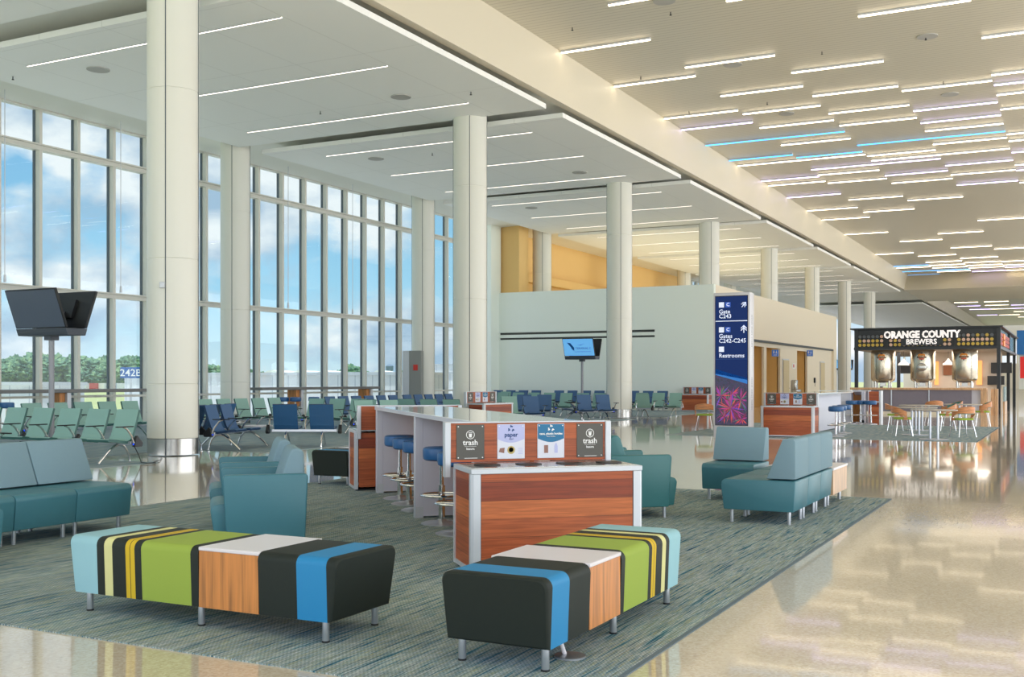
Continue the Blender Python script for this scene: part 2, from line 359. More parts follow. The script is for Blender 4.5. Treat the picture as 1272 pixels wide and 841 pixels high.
# high ceiling, bulkheads, low ceiling
m = MB(); m.box(XB, 16, -6, 104.5, ZH, ZH + .2); struct('ceiling', m, highm)
m = MB(); m.box(XB - .25, XB, -6, 104.5, ZP + .28, ZH + .2); struct('trim_1', m, bulkm)
m = MB(); m.prism([(104.4, ZH), (102.2, ZP + .2), (118, ZP + .2), (118, ZP + .4), (104.4, ZH + .2)], XB - .02, 16, 'x'); struct('ceiling_soffit', m, bulkm)
m = MB(); m.box(XB, 16, 118, 210, ZH, ZH + .2); struct('ceiling', m, highm)
m = MB(); m.box(XB - .25, XB, 118, 210, ZP + .28, ZH + .2); struct('trim_2', m, bulkm)
m = MB(); m.box(WX - .3, XB - .02, -6, 210, ZP + .42, ZP + .62); struct('ceiling', m, ceilm)
m = MB(); m.prism([(WX - .2, 9.6), (-25.3, ZP + .42), (WX - .2, ZP + .42)], -6, 210, 'y'); struct('trim_3', m, ceilm)
for k in range(-1, 9):   # suspended ceiling panels, one per bay
    y0 = 17.25 + BAY * k - .0; y1 = y0 + BAY - 1.15
    if y1 > 105: break
    m = MB(); m.box(-24.8, -13.42, y0, y1, ZP, ZP + .14); struct('ceiling_panel', m, panelm)
m = MB(); m.box(-24.8, -13.42, 118, 205, ZP, ZP + .14); struct('ceiling_panel', m, panelm)

# columns
def column(x, y, r=.5, zb=0.):
    m = MB()
    if not zb: m.lathe([(r - .012, .02), (r - .012, .34)], x, y, 48, 1)
    z = zb or .345
    for z1 in (1.42, 3.9, 7.25, ZP + .44):
        if z1 < zb: continue
        m.lathe([(r - .01, z), (r, z + .01), (r, z1 - .01), (r - .01, z1)], x, y, 48, 0); z = z1
    for a in (R(-150), R(-62), R(28), R(118)): # vertical seams
        cxs, cys = x + (r) * math.cos(a), y + (r) * math.sin(a)
        m.box(cxs - .008, cxs + .008, cys - .008, cys + .008, max(zb, .02), ZP + .43, 2)
    o = struct('column', m, [colm, steel, mulld]); return o
for k in range(8): column(-16.0, 16.3 + 12.12 * k, .5, 6.10 if k in (3, 4, 5) else 0)
for k in range(8):
    if k == 0: column(-25.55, 16.9)
    else: column(-25.55, 16.75 + 12.2 * k)

# window wall : one curtain wall per bay, mullion pitch 1.405
P0 = 22.48 - 1.405 * 22; PIT = 1.4055; TR = [4.18, 8.42]; WTOP = 9.62
wi = 0
def window_bay(y0, n):
    global wi
    wi += 1
    f = MB(); f.box(WX - .12, WX + .1, y0, y0 + n * PIT, 0, .1); f.box(WX - .12, WX + .12, y0, y0 + n * PIT, WTOP - .05, WTOP + .12)
    o = struct('window_%d' % wi, f, mull)
    for i in range(n):
        y = y0 + i * PIT; a = MB(); a.box(WX - .12, WX + .14, y - .055, y + .055, .1, WTOP - .05); a.box(WX - .12, WX - .03, y - .085, y - .0551, .1, WTOP - .05, 1)
        obj('mullion', a, [mull, mulld], o)
        g = MB(); g.box(WX - .02, WX, y + .056, y + PIT - .081, .1, WTOP - .05); obj('glass_pane', g, glassm, o)
    for z in TR:
        a = MB(); a.box(WX - .1, WX + .16, y0, y0 + n * PIT, z - .06, z + .07); a.box(WX - .1, WX + .26, y0, y0 + n * PIT, z + .0701, z + .11); obj('transom', a, mull, o)
    a = MB(); a.box(WX - .1, WX + .15, y0, y0 + n * PIT, .95, 1.02); obj('transom', a, mull, o)
y = P0
while y < 47.5:
    n = 8 if y + 8 * PIT < 51 else max(1, int(round((50.9 - y) / PIT))); window_bay(y, n); y += n * PIT
window_bay(84, 14); window_bay(84 + 14 * PIT, 14)
# solid beige wall beyond the gate room, with duct ledge
m = MB(); m.box(WX - .2, WX + .02, 51, 84, 0, 9.75); struct('wall_left', m, beigem)
m = MB(); m.box(WX + .02, WX + 1.5, 51.45, 52.6, 0, 9.72); m.box(WX + .02, WX + .45, 52.6, 84, 7.0, 7.5, bev=.05); struct('trim_4', m, beigem)
m = MB(); m.box(-27.4, -27.0, 50.2, 51.3, 0, 9.72); struct('trim_5', m, wallm)
# gate room wall: front, side with recess
HW = 6.12; XW = -15.3; YW = 51.1
m = MB(); m.box(WX + .1, XW, YW, YW + .3, 0, 3.62); m.box(WX + .1, XW, YW, YW + .3, 4.0, HW); m.box(WX + .1, -27.05, YW, YW + .3, 3.62, 4.0); m.box(-18.3, XW, YW, YW + .3, 3.62, 4.0)
m.box(-27.05, -18.3, YW, YW + .3, 3.72, 3.88)
m.box(-27.05, -18.3, YW + .15, YW + .3, 3.62, 4.0, 1); struct('wall_front', m, [wallm, mat('slot grey', (84, 86, 86), .6)])
m = MB(); YE = 82.0
m.box(XW - .3, XW, YW + .3, YE, 3.72, HW); m.box(XW - .3, XW, YE - 1.0, YE, 0, 3.72)
m.box(XW - .9, XW - .3, YW + .3, YE, 3.72, 3.9)
struct('wall_right', m, [corrm])
# recessed wall with door openings (recess .5 m behind)
XR = XW - .17; ops = [(57.9, 61.4, 3.37), (62.0, 65.3, 3.37), (69.8, 72.8, 3.37)]
m = MB(); y = YW + .3
for a, b, h in ops:
    m.box(XR - .13, XR, y, a, 0, 3.7195); m.box(XR - .13, XR, a, b, h, 3.7195); y = b
m.box(XR - .13, XR, y, YE - 1.0, 0, 3.7195)
struct('wall_recess', m, [corrm])
m = MB(); m.box(XR - 2.2, XR - 2.0, YW + .3, YE, 0, 3.8); m.box(XR - 2.0, XW - .3, YE - .2, YE, 0, 3.72)
for yy in (57.8, 61.7, 65.4, 69.7, 72.9): m.box(XR - 2., XR - .2, yy - .06, yy + .06, 0, 3.72)
struct('wall_back', m, [beigem])
m = MB(); m.box(WX, XW - .3, YW + .3, YE, HW - .15, HW - .02); struct('ceiling_roomtop', m, wallm)
m = MB()
for q in (0, 1): m.box(XW - .06 - q * .07, XW - .02 - q * .07, YW + .4, YE - 1.1, 3.60, 3.7195)
struct('trim_6', m, blackp)
di = 0
for (a, b, h) in ((65.9, 67.3, 2.7), (76.9, 78.2, 2.7)):
    di += 1; m = MB(); m.box(XR, XR + .05, a - .08, b + .08, 0, h + .08); m.box(XR + .0501, XR + .08, a, b, .02, h, 1)
    d = struct('door_%d' % di, m, [alumw, mat('door beige', (206, 190, 150), .5)])
    k = MB(); k.tube([(XR + .14, b - .12, 1.0), (XR + .14, b - .32, 1.0)], .015); k.tube([(XR + .06, b - .12, 1.), (XR + .14, b - .12, 1.)], .02); obj('door_handle', k, chrome, d)

la = bpy.data.lights.new('warm_fill', 'AREA'); la.shape = 'RECTANGLE'; la.size = 9; la.size_y = 26; la.energy = 300; la.color = (1, .78, .48)  # added unseen fill above the gate room, warms the ceiling panels
lo = bpy.data.objects.new('warm_fill', la); C.objects.link(lo); lo.location = (-21.5, 66, HW + .05); lo.rotation_euler = (PI, 0, 0)
# ------------------------------------------------------------------ high ceiling light strips (left px, right px, y px -> 9 ft modules)
fwd = (-math.sin(PH), math.cos(PH)); rgt = (math.cos(PH), math.sin(PH))
def onz(px, py, z):
    d = F * (z - EYE) / (HY - py); u = (px - CX) / F * d
    return d * fwd[0] + u * rgt[0], d * fwd[1] + u * rgt[1]
L = """755 810 7 W;900.5 1010 2 W;696.5 807 66 W;850.3 963 84.2 W;762 864 108 W;894 999 119.8 W;823.9 915.8 147.9 W;921.7 1020 142.2 W;1066.3 1210 20.8 W;1222 1370 47 W;982.6 1100 90.8 W;1008.6 1117 119.8 W
1120.6 1236 113.2 W;1234.3 1350 93.2 W;1237.3 1350 105.7 P;1240.9 1350 118 W;1029.3 1132 141.5 W;1136 1243 138 P;1245 1350 136 W;846.2 935 161.7 P;943.4 1037 159.2 W;876 1049 181 B;969.8 1058 180.6 W;905.3 985 199.8 B
989.2 1072.6 196 B;916 1075.8 206.4 W;1008 1171 211 P;1016.4 1093.7 217.7 W;945.3 1017 225.3 P;954.3 1024.5 231 W;1028.3 1103 227.7 W;978.3 1045.6 245.7 P;1042.8 1140.9 156.4 W;1145.2 1248 153 P;1150.5 1290 163 W;1065 1252 180.6 B
1160.9 1290 179.4 W;1253.7 1340 166.8 W;1256 1340 175.3 W;1077.3 1164.5 194 W;1082.4 1257.8 199.8 W;1259 1340 189.4 P;1175.8 1290 205.8 P;1099.9 1179.7 218.3 P;1182 1265 217.4 W;1263.7 1340 205 W;1265 1340 211.7 P;1108 1184.8 227.7 W
1190 1268.8 230 P;1269 1340 227 W;1054.3 1123 248.5 W;1128.2 1199 249.2 W;1002.9 1066 262 W;1073.6 1138 263.6 W;1021.7 1081.4 273.5 W;1049.6 1104 291.5 W;1216 1290 274 W;1166 1224.3 290.5 W;1118.9 1173 300.2 W;1182.3 1235 308 W
1237.7 1300 309.4 W;1089 1137 316.3 W;1141.4 1190 318.4 W;1151 1197 326 W;1195 1243 321 W;1111.2 1155 331 B;1156 1200.8 329.9 W;1199.2 1246 326.4 W;1246.8 1300 324.9 W;1116.2 1158.5 333 W;1160 1205 332.9 W;1203 1248 330 W
1248.8 1300 329.4 W;1122.3 1205 337.7 B;1166 1208 337.7 W;1205.3 1250.6 332.9 W;1210.6 1252 337.4 P;1251 1300 332 P;1253.6 1300 336 W;1129 1169 342 B;1170 1211 340.8 B"""
strips = []
for ln in L.replace('\n', ';').split(';'):
    a, b, y, c = ln.split(); a, b, y = float(a), float(b), float(y)
    x, Y = onz(a, y, ZH - .06); i = max(0, round((x + 13.18) / 2.745)); x0 = -13.18 + 2.745 * i
    bx = (b - CX) / F; k = (fwd[0] + bx * rgt[0]) / (fwd[1] + bx * rgt[1]); n = max(1, round((k * Y - x0) / 2.745)); n = min(n, 2)
    strips.append((x0 + (.015 if i == 0 else 0), Y, n, c))
def strip_mesh(n, lm):
    w = 2.745 * n - .02; m = MB(); m.box(0, w, -.045, .045, -.02, .03); h = m.mesh('housing', alumw)
    m = MB(); m.box(.005, w - .005, -.035, .035, -.045, -.0205); return h, m.mesh('diffuser', lm)
cache = {}
cn = {'W': ('warm white', warmL), 'P': ('pale violet', purpL), 'B': ('bright blue', blueL)}
ordn = 'first second third fourth fifth sixth seventh eighth ninth tenth'.split()
def ordw(i): return ordn[i] if i < 10 else '%dth' % (i + 1)
srt = sorted(strips, key=lambda s: (round(s[0], 1), s[1])); cnt = {}
for x0, Y, n, c in srt:
    i = round((x0 + 13.18) / 2.745); kk = (i, c); cnt[kk] = cnt.get(kk, 0) + 1
    if (n, c) not in cache: cache[(n, c)] = strip_mesh(n, cn[c][1])
    lab = '%s linear ceiling light, %s nearest one starting %s' % (cn[c][0], ordw(cnt[kk] - 1), 'at the bulkhead' if i == 0 else '%s module%s right of the bulkhead' % (['', 'one', 'two', 'three', 'four', 'five', 'six', 'seven', 'eight'][min(i, 8)], '' if i == 1 else 's'))
    t = thing('ceiling_light', lab, 'ceiling light', (x0, Y, ZH - .031), 0, 'linear lights on the high ceiling')
    obj('housing', cache[(n, c)][0], None, t); obj('diffuser', cache[(n, c)][1], None, t)
# far recess strips
fs = 0
for j in range(9):
    for i in range(4):
        if random.random() < .25: continue
        fs += 1; c = 'W' if random.random() < .75 else 'P'
        if (1, c) not in cache: cache[(1, c)] = strip_mesh(1, cn[c][1])
        t = thing('ceiling_light', 'small linear ceiling light beyond the far bulkhead, row %s from front, %s from left' % (ordn[j], ordn[i]), 'ceiling light', (-13.1 + i * 2.9 + random.random(), 121 + j * 7.5 + random.random(), ZH - .031), 0, 'linear lights in the far ceiling')
        obj('housing', cache[(1, c)][0], None, t); obj('diffuser', cache[(1, c)][1], None, t)
# strips in the suspended panels
m = MB(); m.box(0, 7.95, -.02, .02, -.004, .012); pm = m.mesh('diffuser', panL)
m = MB(); m.box(-.02, 7.97, -.028, -.02, -.006, .012); m.box(-.02, 7.97, .02, .028, -.006, .012); ph = m.mesh('housing', alumw)
for k in range(-3, 21):
    Y = 18.55 + 4.063 * k
    if Y > 100: break
    b, q = divmod(k, 3)
    t = thing('panel_light', 'thin white line light in suspended ceiling panel, %s from the camera end' % ordw(k + 3), 'ceiling light', (-23.05, Y, ZP - .013), 0, 'line lights in the suspended panels')
    obj('housing', ph, None, t); obj('diffuser', pm, None, t)
# small ceiling speakers
m = MB(); m.lathe([(.28, -.02), (.28, 0)], 0, 0, 24); spk = m.mesh('ceiling_speaker', mat('grille', (176, 176, 174), .6))
for i, (px, py, z) in enumerate(((122, 86, ZP), (498, 120, ZP), (467, 197, ZP), (720, 214, ZP), (660, 258, ZP), (825, 1, ZH), (910, 80, ZH), (1152, 45, ZH), (1180, 117, ZH), (977, 141, ZH))):
    x, Y = onz(px, py, z); o = obj('ceiling_speaker', spk, None, loc=(x, Y, z))
    tag(o, 'round grey ceiling speaker grille, %s along the %s ceiling' % (ordn[i % 5], 'high' if z > 10 else 'low'), 'speaker', 'ceiling speakers')

m = MB(); m.lathe([(.02, -.09), (.035, -.085), (.012, -.06), (.012, 0)], 0, 0, 10); spr = m.mesh('sprinkler', blackp)
for i, (px, py, z) in enumerate(((711, 28, ZH), (796, 89, ZH), (856, 132, ZH), (833, 9, ZH), (1021, 58, ZH), (1150, 40, ZH), (1172, 95, ZH), (953, 121, ZH), (16, 89, ZP), (398, 132, ZP), (585, 108, ZP), (537, 184, ZP))):
    x, Y = onz(px, py + 6, z); o = obj('sprinkler', spr, None, loc=(x, Y, z)); tag(o, 'tiny dark sprinkler head on the %s ceiling, %s of its row' % ('high' if z > 10 else 'low panel', ordn[i % 8]), 'sprinkler', 'ceiling sprinklers')
# ------------------------------------------------------------------ striped benches
def loft_seg(m, prof, x0, x1, mi, e0=0, e1=0, zt=.49):
    """extrude closed (y,z) profile from x0 to x1; e0/e1 taper the end inwards towards the bottom with a rounded lip"""
    n = len(prof); st_ = []
    def ring(x, e, sgn, ins=0.):
        out = []
        for (yy, zz) in prof:
            xx = x + sgn * e * (zt - zz) / .37
            if ins: yy = yy * (1 - ins / .3); zz = zz - ins * (1 if zz > .3 else -1)
            out.append((xx, yy, zz))
        return out
    rings = []
    if e0: rings += [ring(x0, e0, 1, .012), ring(x0 + .006, e0, 1, .004), ring(x0 + .016, e0, 1)]
    else: rings.append(ring(x0, 0, 1))
    if e1: rings += [ring(x1 - .016, e1, -1), ring(x1 - .006, e1, -1, .004), ring(x1, e1, -1, .012)]
    else: rings.append(ring(x1, 0, 1))
    vs = [p for r_ in rings for p in r_]; fs = []
    for i in range(len(rings) - 1):
        for k in range(n): fs.append((i * n + k, (i + 1) * n + k, (i + 1) * n + (k + 1) % n, i * n + (k + 1) % n))
    m.add(vs, fs, mi, True)
    m.add(rings[0], [tuple(range(n))], mi); m.add(rings[-1], [tuple(reversed(range(n)))], mi)
def bench_prof(w=.62, zt=.49, zb=.125, r=.05):
    p = [(-w / 2 + .012, zb)]
    for k in range(6): a = R(180 - 90 * k / 5); p.append((-w / 2 + r + r * math.cos(a), zt - r + r * math.sin(a)))
    for k in range(6): a = R(90 - 90 * k / 5); p.append((w / 2 - r + r * math.cos(a), zt - r + r * math.sin(a)))
    p.append((w / 2 - .012, zb)); return p
def make_bench(label):
    t = thing('striped_bench', label, 'bench', (0, 0, 0), 0, 'striped benches with built-in table')
    # x from 0 (light blue end) to 2.12 (charcoal end)
    bm_ = [B_lb, B_ch, B_cr, B_ye, B_li, B_bl]; pr = bench_prof()
    segs = [(0, .25, 0), (.25, .315, 1), (.315, .385, 2), (.385, .50, 1), (.50, .536, 3), (.536, .541, 1), (.541, .578, 3), (.578, .635, 1), (.635, 1.04, 4), (1.04, 1.10, 1)]
    m = MB()
    for i, (a, b, c) in enumerate(segs): loft_seg(m, pr, a, b, c, e0=.035 if i == 0 else 0)
    obj('seat_cushion', m, bm_, t)
    m = MB()
    loft_seg(m, pr, 1.56, 1.84, 1); loft_seg(m, pr, 1.84, 2.05, 5); loft_seg(m, pr, 2.05, 2.12, 1, e1=.045)
    obj('seat_cushion', m, bm_, t)
    m = MB(); m.box(1.102, 1.558, -.302, .302, .125, .466); tb = obj('table_block', m, orangewood, t)
    m = MB(); m.box(1.101, 1.559, -.308, .308, .4661, .489, bev=.004, seg=1); obj('table_top', m, B_wh, tb)
    for x in (.12, 1.07, 2.0):
        for y in (-.245, .245):
            m = MB(); m.lathe([(.019, 0), (.021, .008), (.021, .125)], x, y, 16); m.lathe([(.023, 0.0), (.023, .01)], x, y, 16, 1); obj('leg', m, [alum, blackp], t)
    return t
b1 = make_bench('striped bench lying across the front left of the carpet, charcoal end right'); b1.location = (-5.77, 5.27, .008)
dup(b1, (-2.64, 7.04, .008), R(-90), 'striped bench pointing at the viewer in front of the waste station, front right')
x, y = onz(386, 560.5, .49)
dup(b1, (-9.36, 14.66, .008), R(-90), 'striped bench mostly hidden behind the far end of the white bar counter')

# ------------------------------------------------------------------ lounge seating
def leg_round(m, x, y, h=.13, r=.02): m.lathe([(r + .002, 0), (r + .002, .01), (r, .011), (r, h)], x, y, 14)
def seat_module(t, y0, y1, depth=.78, back=True, ends=(False, False), zt=.455, tm=None, fab=None):
    """seat facing -x, spans y0..y1, back at x=depth"""
    tm = tm or teal; fab = fab or teall
    pr = [(.03, .135), (0.0, zt - .05), (.012, zt - .02), (.045, zt), (depth - .01, zt), (depth, zt - .01), (depth - .02, .135)]
    m = MB(); m.prism(pr, y0 + .003, y1 - .003, 'y', bev=.012, seg=2); obj('seat', m, tm, t)
    if back:
        pb = [(depth - .30, zt + .015), (depth - .13, .885), (depth - .02, .885), (depth, .86), (depth, zt + .015)]
        m = MB(); m.prism(pb, y0 + .004, y1 - .004, 'y', bev=.014, seg=2); obj('backrest', m, fab, t)
def add_leg(t, x, y, h=.13): m = MB(); leg_round(m, x, y, h); obj('leg', m, alum, t)
# right sofa: faces -x, three seats, corner table behind
t = thing('lounge_sofa', 'teal three-seat armless sofa with high grey-blue back, right of the carpet', 'sofa', (-3.28, 11.2, .008))
for i in range(3):
    seat_module(t, i * .655, (i + 1) * .655)
    for yy in (i * .655 + .07, (i + 1) * .655 - .07):
        add_leg(t, .10, yy); add_leg(t, .70, yy)
t = thing('corner_table', 'low pale wood corner table with white top between the teal seats', 'table', (-3.28, 13.18, .008))
m = MB(); m.box(0, .78, 0, .9, .13, .42); obj('table_body', m, palewood, t)
m = MB(); m.box(-.01, .79, -.005, .905, .4201, .45, bev=.004, seg=1); obj('table_top', m, B_wh, t)
for xx in (.08, .7):
    for yy in (.08, .82): add_leg(t, xx, yy, .13)
t = thing('armless_chair', 'single teal armless seat facing the viewer beside the blue sign tower', 'chair', (-4.1, 13.15, .008), R(90))
seat_module(t, -.66, .0, depth=.78)
for yy in (-.59, -.07): add_leg(t, .10, yy); add_leg(t, .70, yy)
# left sofa: faces +x
t = thing('lounge_sofa', 'long teal sofa with grey-blue back running off the left edge', 'sofa', (-8.4, 8.0, .008), PI)
for i in range(5):
    seat_module(t, i * .68, (i + 1) * .68, depth=.84)
    for yy in (i * .68 + .07, (i + 1) * .68 - .07): add_leg(t, .12, yy); add_leg(t, .74, yy)
t = thing('armless_chair', 'teal seat end cropped by the left edge, in front of the sofa', 'chair', (-8.5, 5.98, .008), R(-90))
seat_module(t, 0, .8, depth=.78, back=False)
for yy in (.08, .72): add_leg(t, .12, yy); add_leg(t, .7, yy)

def make_armchair(label, tm, fab):
    """local: faces -y?  here faces -x, arms spaced in y, width .88"""
    t = thing('armchair', label, 'armchair', (0, 0, 0), 0, 'teal lounge armchairs')
    for a in (0, .80):
        pr = [(.035, .12), (0, .66), (.02, .685), (.70, .685), (.715, .66), (.69, .12)]
        m = MB(); m.prism(pr, a, a + .075, 'y', bev=.014, seg=3); obj('armrest', m, tm, t)
    m = MB(); m.prism([(-.06, .125), (-.10, .38), (-.08, .42), (-.03, .435), (.5, .44), (.5, .125)], .08, .795, 'y', bev=.015, seg=3); obj('seat', m, tm, t)
    m = MB(); m.prism([(.42, .43), (.56, .86), (.59, .895), (.64, .90), (.685, .87), (.70, .43)], .08, .795, 'y', bev=.02, seg=3); obj('backrest', m, fab, t)
    m = MB(); m.box(.5, .69, .08, .795, .125, .43); obj('back_panel', m, tm, t)
    for xx in (.07, .64):
        for yy in (.05, .825): add_leg(t, xx, yy, .125)
    return t
ac = make_armchair('teal armchair left of the bar counter, the one nearer the viewer', teal, teall)
# faces -N: local x -> N, local y -> -D
ROT = DA + PI / 2
ac.location = st(-9.51, .155, .008); ac.rotation_euler = (0, 0, ROT)
dup(ac, st(-10.97, .155, .008), ROT, 'teal armchair left of the bar counter, the farther of the two')
ac2 = make_armchair('teal armchair right of the wooden waste station, the nearer of the two', teald, teald)
ac2.location = st(-10.86 - .875, 4.88, .008); ac2.rotation_euler = (0, 0, ROT + PI)
dup(ac2, st(-12.2 - .875, 4.9, .008), ROT + PI, 'teal armchair right of the wooden waste station, partly hidden farther one')

# ------------------------------------------------------------------ waste stations
def recycle_icon(m, cx, cz, r, mi, y=0., bg=1):
    for k in range(3):
        a0 = R(90 + 120 * k)
        def P(rad, an): return (cx + rad * math.cos(an), cz + rad * math.sin(an))
        pts = [P(r, a0 - .75), P(r * 1.02, a0 - .1), P(r * 1.3, a0 + .15), P(r * .62, a0 + .55), P(r * .42, a0 - .15), P(r * .58, a0 - .1), P(r * .55, a0 - .7)]
        m.add([(y, p[0], p[1]) for p in pts], [tuple(range(len(pts)))], mi)
def make_sign(kind, parent, y, x):
    """sign plate on the +x face of the panel: local plane x=const, text reads along +y"""
    w, h, zc = .235, .285, .985
    face = {'trash': signg, 'paper': signw, 'cans': signw}[kind]
    m = MB(); m.box(x, x + .006, y - w / 2, y + w / 2, zc - h / 2, zc + h / 2, 0, bev=.002, seg=1)
    for a in (-1, 1):
        for b in (-1, 1):
            m.lathe([(.005, 0), (.005, .003)], 0, 0, 8, 1); 
            for i in range(len(m.v) - 16, len(m.v)): v = m.v[i]; m.v[i] = (x + .006 + v[2], y + a * (w / 2 - .016) + v[0], zc + b * (h / 2 - .016) + v[1])
    X = x + .0068
    def disc(cy, cz, r, mi, ri=0., n=24):
        if ri: 
            vs = [(X, cy + q * math.cos(2 * PI * k / n), cz + q * math.sin(2 * PI * k / n)) for q in (r, ri) for k in range(n)]
            m.add(vs, [(k, (k + 1) % n, n + (k + 1) % n, n + k) for k in range(n)], mi)
        else: m.add([(X, cy + r * math.cos(2 * PI * k / n), cz + r * math.sin(2 * PI * k / n)) for k in range(n)], [tuple(range(n))], mi)
    mats = [face, ink, inkb, signl, signb, mat('print brown', (150, 110, 100), .6), mat('print mustard', (190, 170, 110), .6)]
    if kind == 'trash':
        disc(y, zc + .06, .036, 1, .031)
        m.add([(X, y - .014, zc + .068), (X, y + .014, zc + .068), (X, y + .010, zc + .038), (X, y - .010, zc + .038)], [(0, 1, 2, 3)], 1)
        m.add([(X, y - .017, zc + .073), (X, y + .017, zc + .073), (X, y + .017, zc + .078), (X, y - .017, zc + .078)], [(0, 1, 2, 3)], 1)
        m.add([(X, y - .05, zc - .036), (X, y + .05, zc - .036), (X, y + .05, zc - .034), (X, y - .05, zc - .034)], [(0, 1, 2, 3)], 1)
        m.add([(X, y - .05, zc - .133), (X, y + .06, zc - .133), (X, y + .06, zc - .129), (X, y - .05, zc - .129)], [(0, 1, 2, 3)], 1)
    else:
        col = 3 if kind == 'paper' else 4; n = 16; top = zc + h / 2 - .003
        pts = [(X, y - w / 2 + .003, top), (X, y - w / 2 + .003, zc + .02)] + [(X, y + (w / 2 - .003) * (-1 + 2 * k / n), zc + .02 - .03 * math.sin(PI * k / n)) for k in range(1, n)] + [(X, y + w / 2 - .003, zc + .02), (X, y + w / 2 - .003, top)]
        m.add(pts, [tuple(range(len(pts)))], col)
        q = MB(); recycle_icon(q, y, zc + .105, .026, 0, X + .0006); m.add(q.v, q.f, 2 if kind == 'paper' else 1)
        X += .0006
        if kind == 'paper':
            disc(y + .0, zc - .07, .033, 6); disc(y, zc - .068, .02, 1); m.add([(X, y - .105, zc - .085), (X, y - .06, zc - .095), (X, y - .055, zc - .05), (X, y - .095, zc - .055)], [(0, 1, 2, 3)], 5)
            for j in range(4): m.add([(X, y + .06, zc - .06 - j * .014), (X, y + .1, zc - .06 - j * .014), (X, y + .1, zc - .056 - j * .014), (X, y + .06, zc - .056 - j * .014)], [(0, 1, 2, 3)], 3)
        else:
            m.add([(X, y - .06, zc - .10), (X, y - .025, zc - .10), (X, y - .025, zc - .035), (X, y - .06, zc - .035)], [(0, 1, 2, 3)], 5)
            m.add([(X, y + .03, zc - .10), (X, y + .058, zc - .10), (X, y + .058, zc - .045), (X, y + .05, zc - .02), (X, y + .038, zc - .02), (X, y + .03, zc - .045)], [tuple(range(6))], 3)
    s = obj('sign_plate', m, mats, parent)
    s['label'] = {'trash': 'dark grey plate reading trash', 'paper': 'white and lilac plate reading paper', 'cans': 'blue and white plate reading cans, plastic bottles'}[kind]
    rot = (PI / 2, 0, PI / 2)
    if kind == 'trash': text('lettering', 'trash', .062, s, (X + .001, y, zc - .005), rot, ink, bold=.0012, ext=.0004); text('lettering', 'basura', .026, s, (X + .001, y, zc - .055), rot, ink, ext=.0004, bold=.0006)
    elif kind == 'paper': text('lettering', 'paper', .05, s, (X + .001, y, zc + .055), rot, inkb, ext=.0004, bold=.001); text('lettering', 'papel', .018, s, (X + .001, y, zc + .022), rot, inkb, ext=.0004)
    else: text('lettering', 'cans, plastic bottles', .0255, s, (X + .001, y, zc + .06), rot, ink, ext=.0004, bold=.0008); text('lettering', 'latas, botellas', .014, s, (X + .001, y, zc + .038), rot, ink, ext=.0004)
W = 1.395
def make_station(label):
    """local: front face is x=0 facing +x, box runs back to x=-.6, y 0..W, height .82; sign panel above the back"""
    t = thing('waste_station', label, 'waste bin', (0, 0, 0), 0, 'wooden waste and recycling stations')
    m = MB(); m.box(-.012, 0, .08, W - .08, .05, .775); m.box(-.58, -.06, .012, .024, .05, .775); m.box(-.58, -.06, W - .024, W - .012, .05, .775); m.box(-.6, -.59, .06, W - .06, .05, .80); obj('wood_panel', m, planks, t)
    m = MB()
    for y0 in (0, W - .075): m.prism([(0.008, y0 + (.0 if y0 else .02)), (0.008, y0 + (.055 if y0 else .075)), (-.01, y0 + .075), (-.06, y0 + .075), (-.06, y0), (-.016, y0)], 0.02, .7745, 'z', 0)
    for y0 in (0, W - .05): m.box(-.605, -.57, y0, y0 + .05, .02, .7745)
    m.box(-.58, -.03, .004, .03, .02, .055); m.box(-.58, -.03, W - .03, W - .004, .02, .055); m.box(-.02, -.002, .07, W - .07, .02, .055)
    obj('frame', m, alumw, t)
    m = MB(); m.box(-.6, .010, 0, W, .775, .815, bev=.004, seg=1); m.box(-.57, -.03, .03, W - .03, .8151, .82, 2)
    for k in range(4):
        yc = .2 + .34 * k; m.prism(rr(.22, .2, .09, 5, -.28, yc), .8201, .828, 'z', 1)
    obj('bin_top', m, [alumw, mat('bin slot', (40, 34, 32), .5), steel], t)
    m = MB(); m.box(-.56, -.05, .03, W - .03, .0, .02); obj('plinth', m, blackp, t)
    # upper panel, shifted towards -y, frame posts dropping below the top
    u0, u1 = -.07, W - .03
    m = MB(); m.box(-.66, -.62, u0 + .045, u1 - .045, .822, 1.14); up = obj('sign_panel', m, planks, t)
    m = MB(); m.box(-.69, -.60, u0, u0 + .05, .70, 1.15, bev=.006, seg=1); m.box(-.69, -.60, u1 - .05, u1, .70, 1.15, bev=.006, seg=1); m.box(-.665, -.615, u0 + .05, u1 - .05, 1.14, 1.15); obj('panel_frame', m, alumw, up)
    for k, kd in enumerate(('trash', 'paper', 'cans', 'trash')): make_sign(kd, up, u0 + .215 + .345 * k, -.62)
    return t
ws = make_station('large wooden waste station with four signs, at the near end of the bar counter')
ws.location = st(-8.02, 1.95); ws.rotation_euler = (0, 0, DA); ws.location.z = .008
# far station faces the other way (rotated 180): seen from its narrow side
dup(ws, st(-15.25, 1.95 + W, .008), DA + PI, 'wooden waste station at the far end of the bar counter, seen from behind')
dup(ws, (-7.27, 28.5, .008), R(-90), 'wooden waste station beside the tall blue sign tower, striped with one orange plank')
dup(ws, (-16.66, 50.1, .008), R(-90), 'distant wooden waste station against the white wall')
dup(ws, (-15.0, 27.45, .008), R(-10), 'small distant wooden waste station behind the white counter top, beside the column')

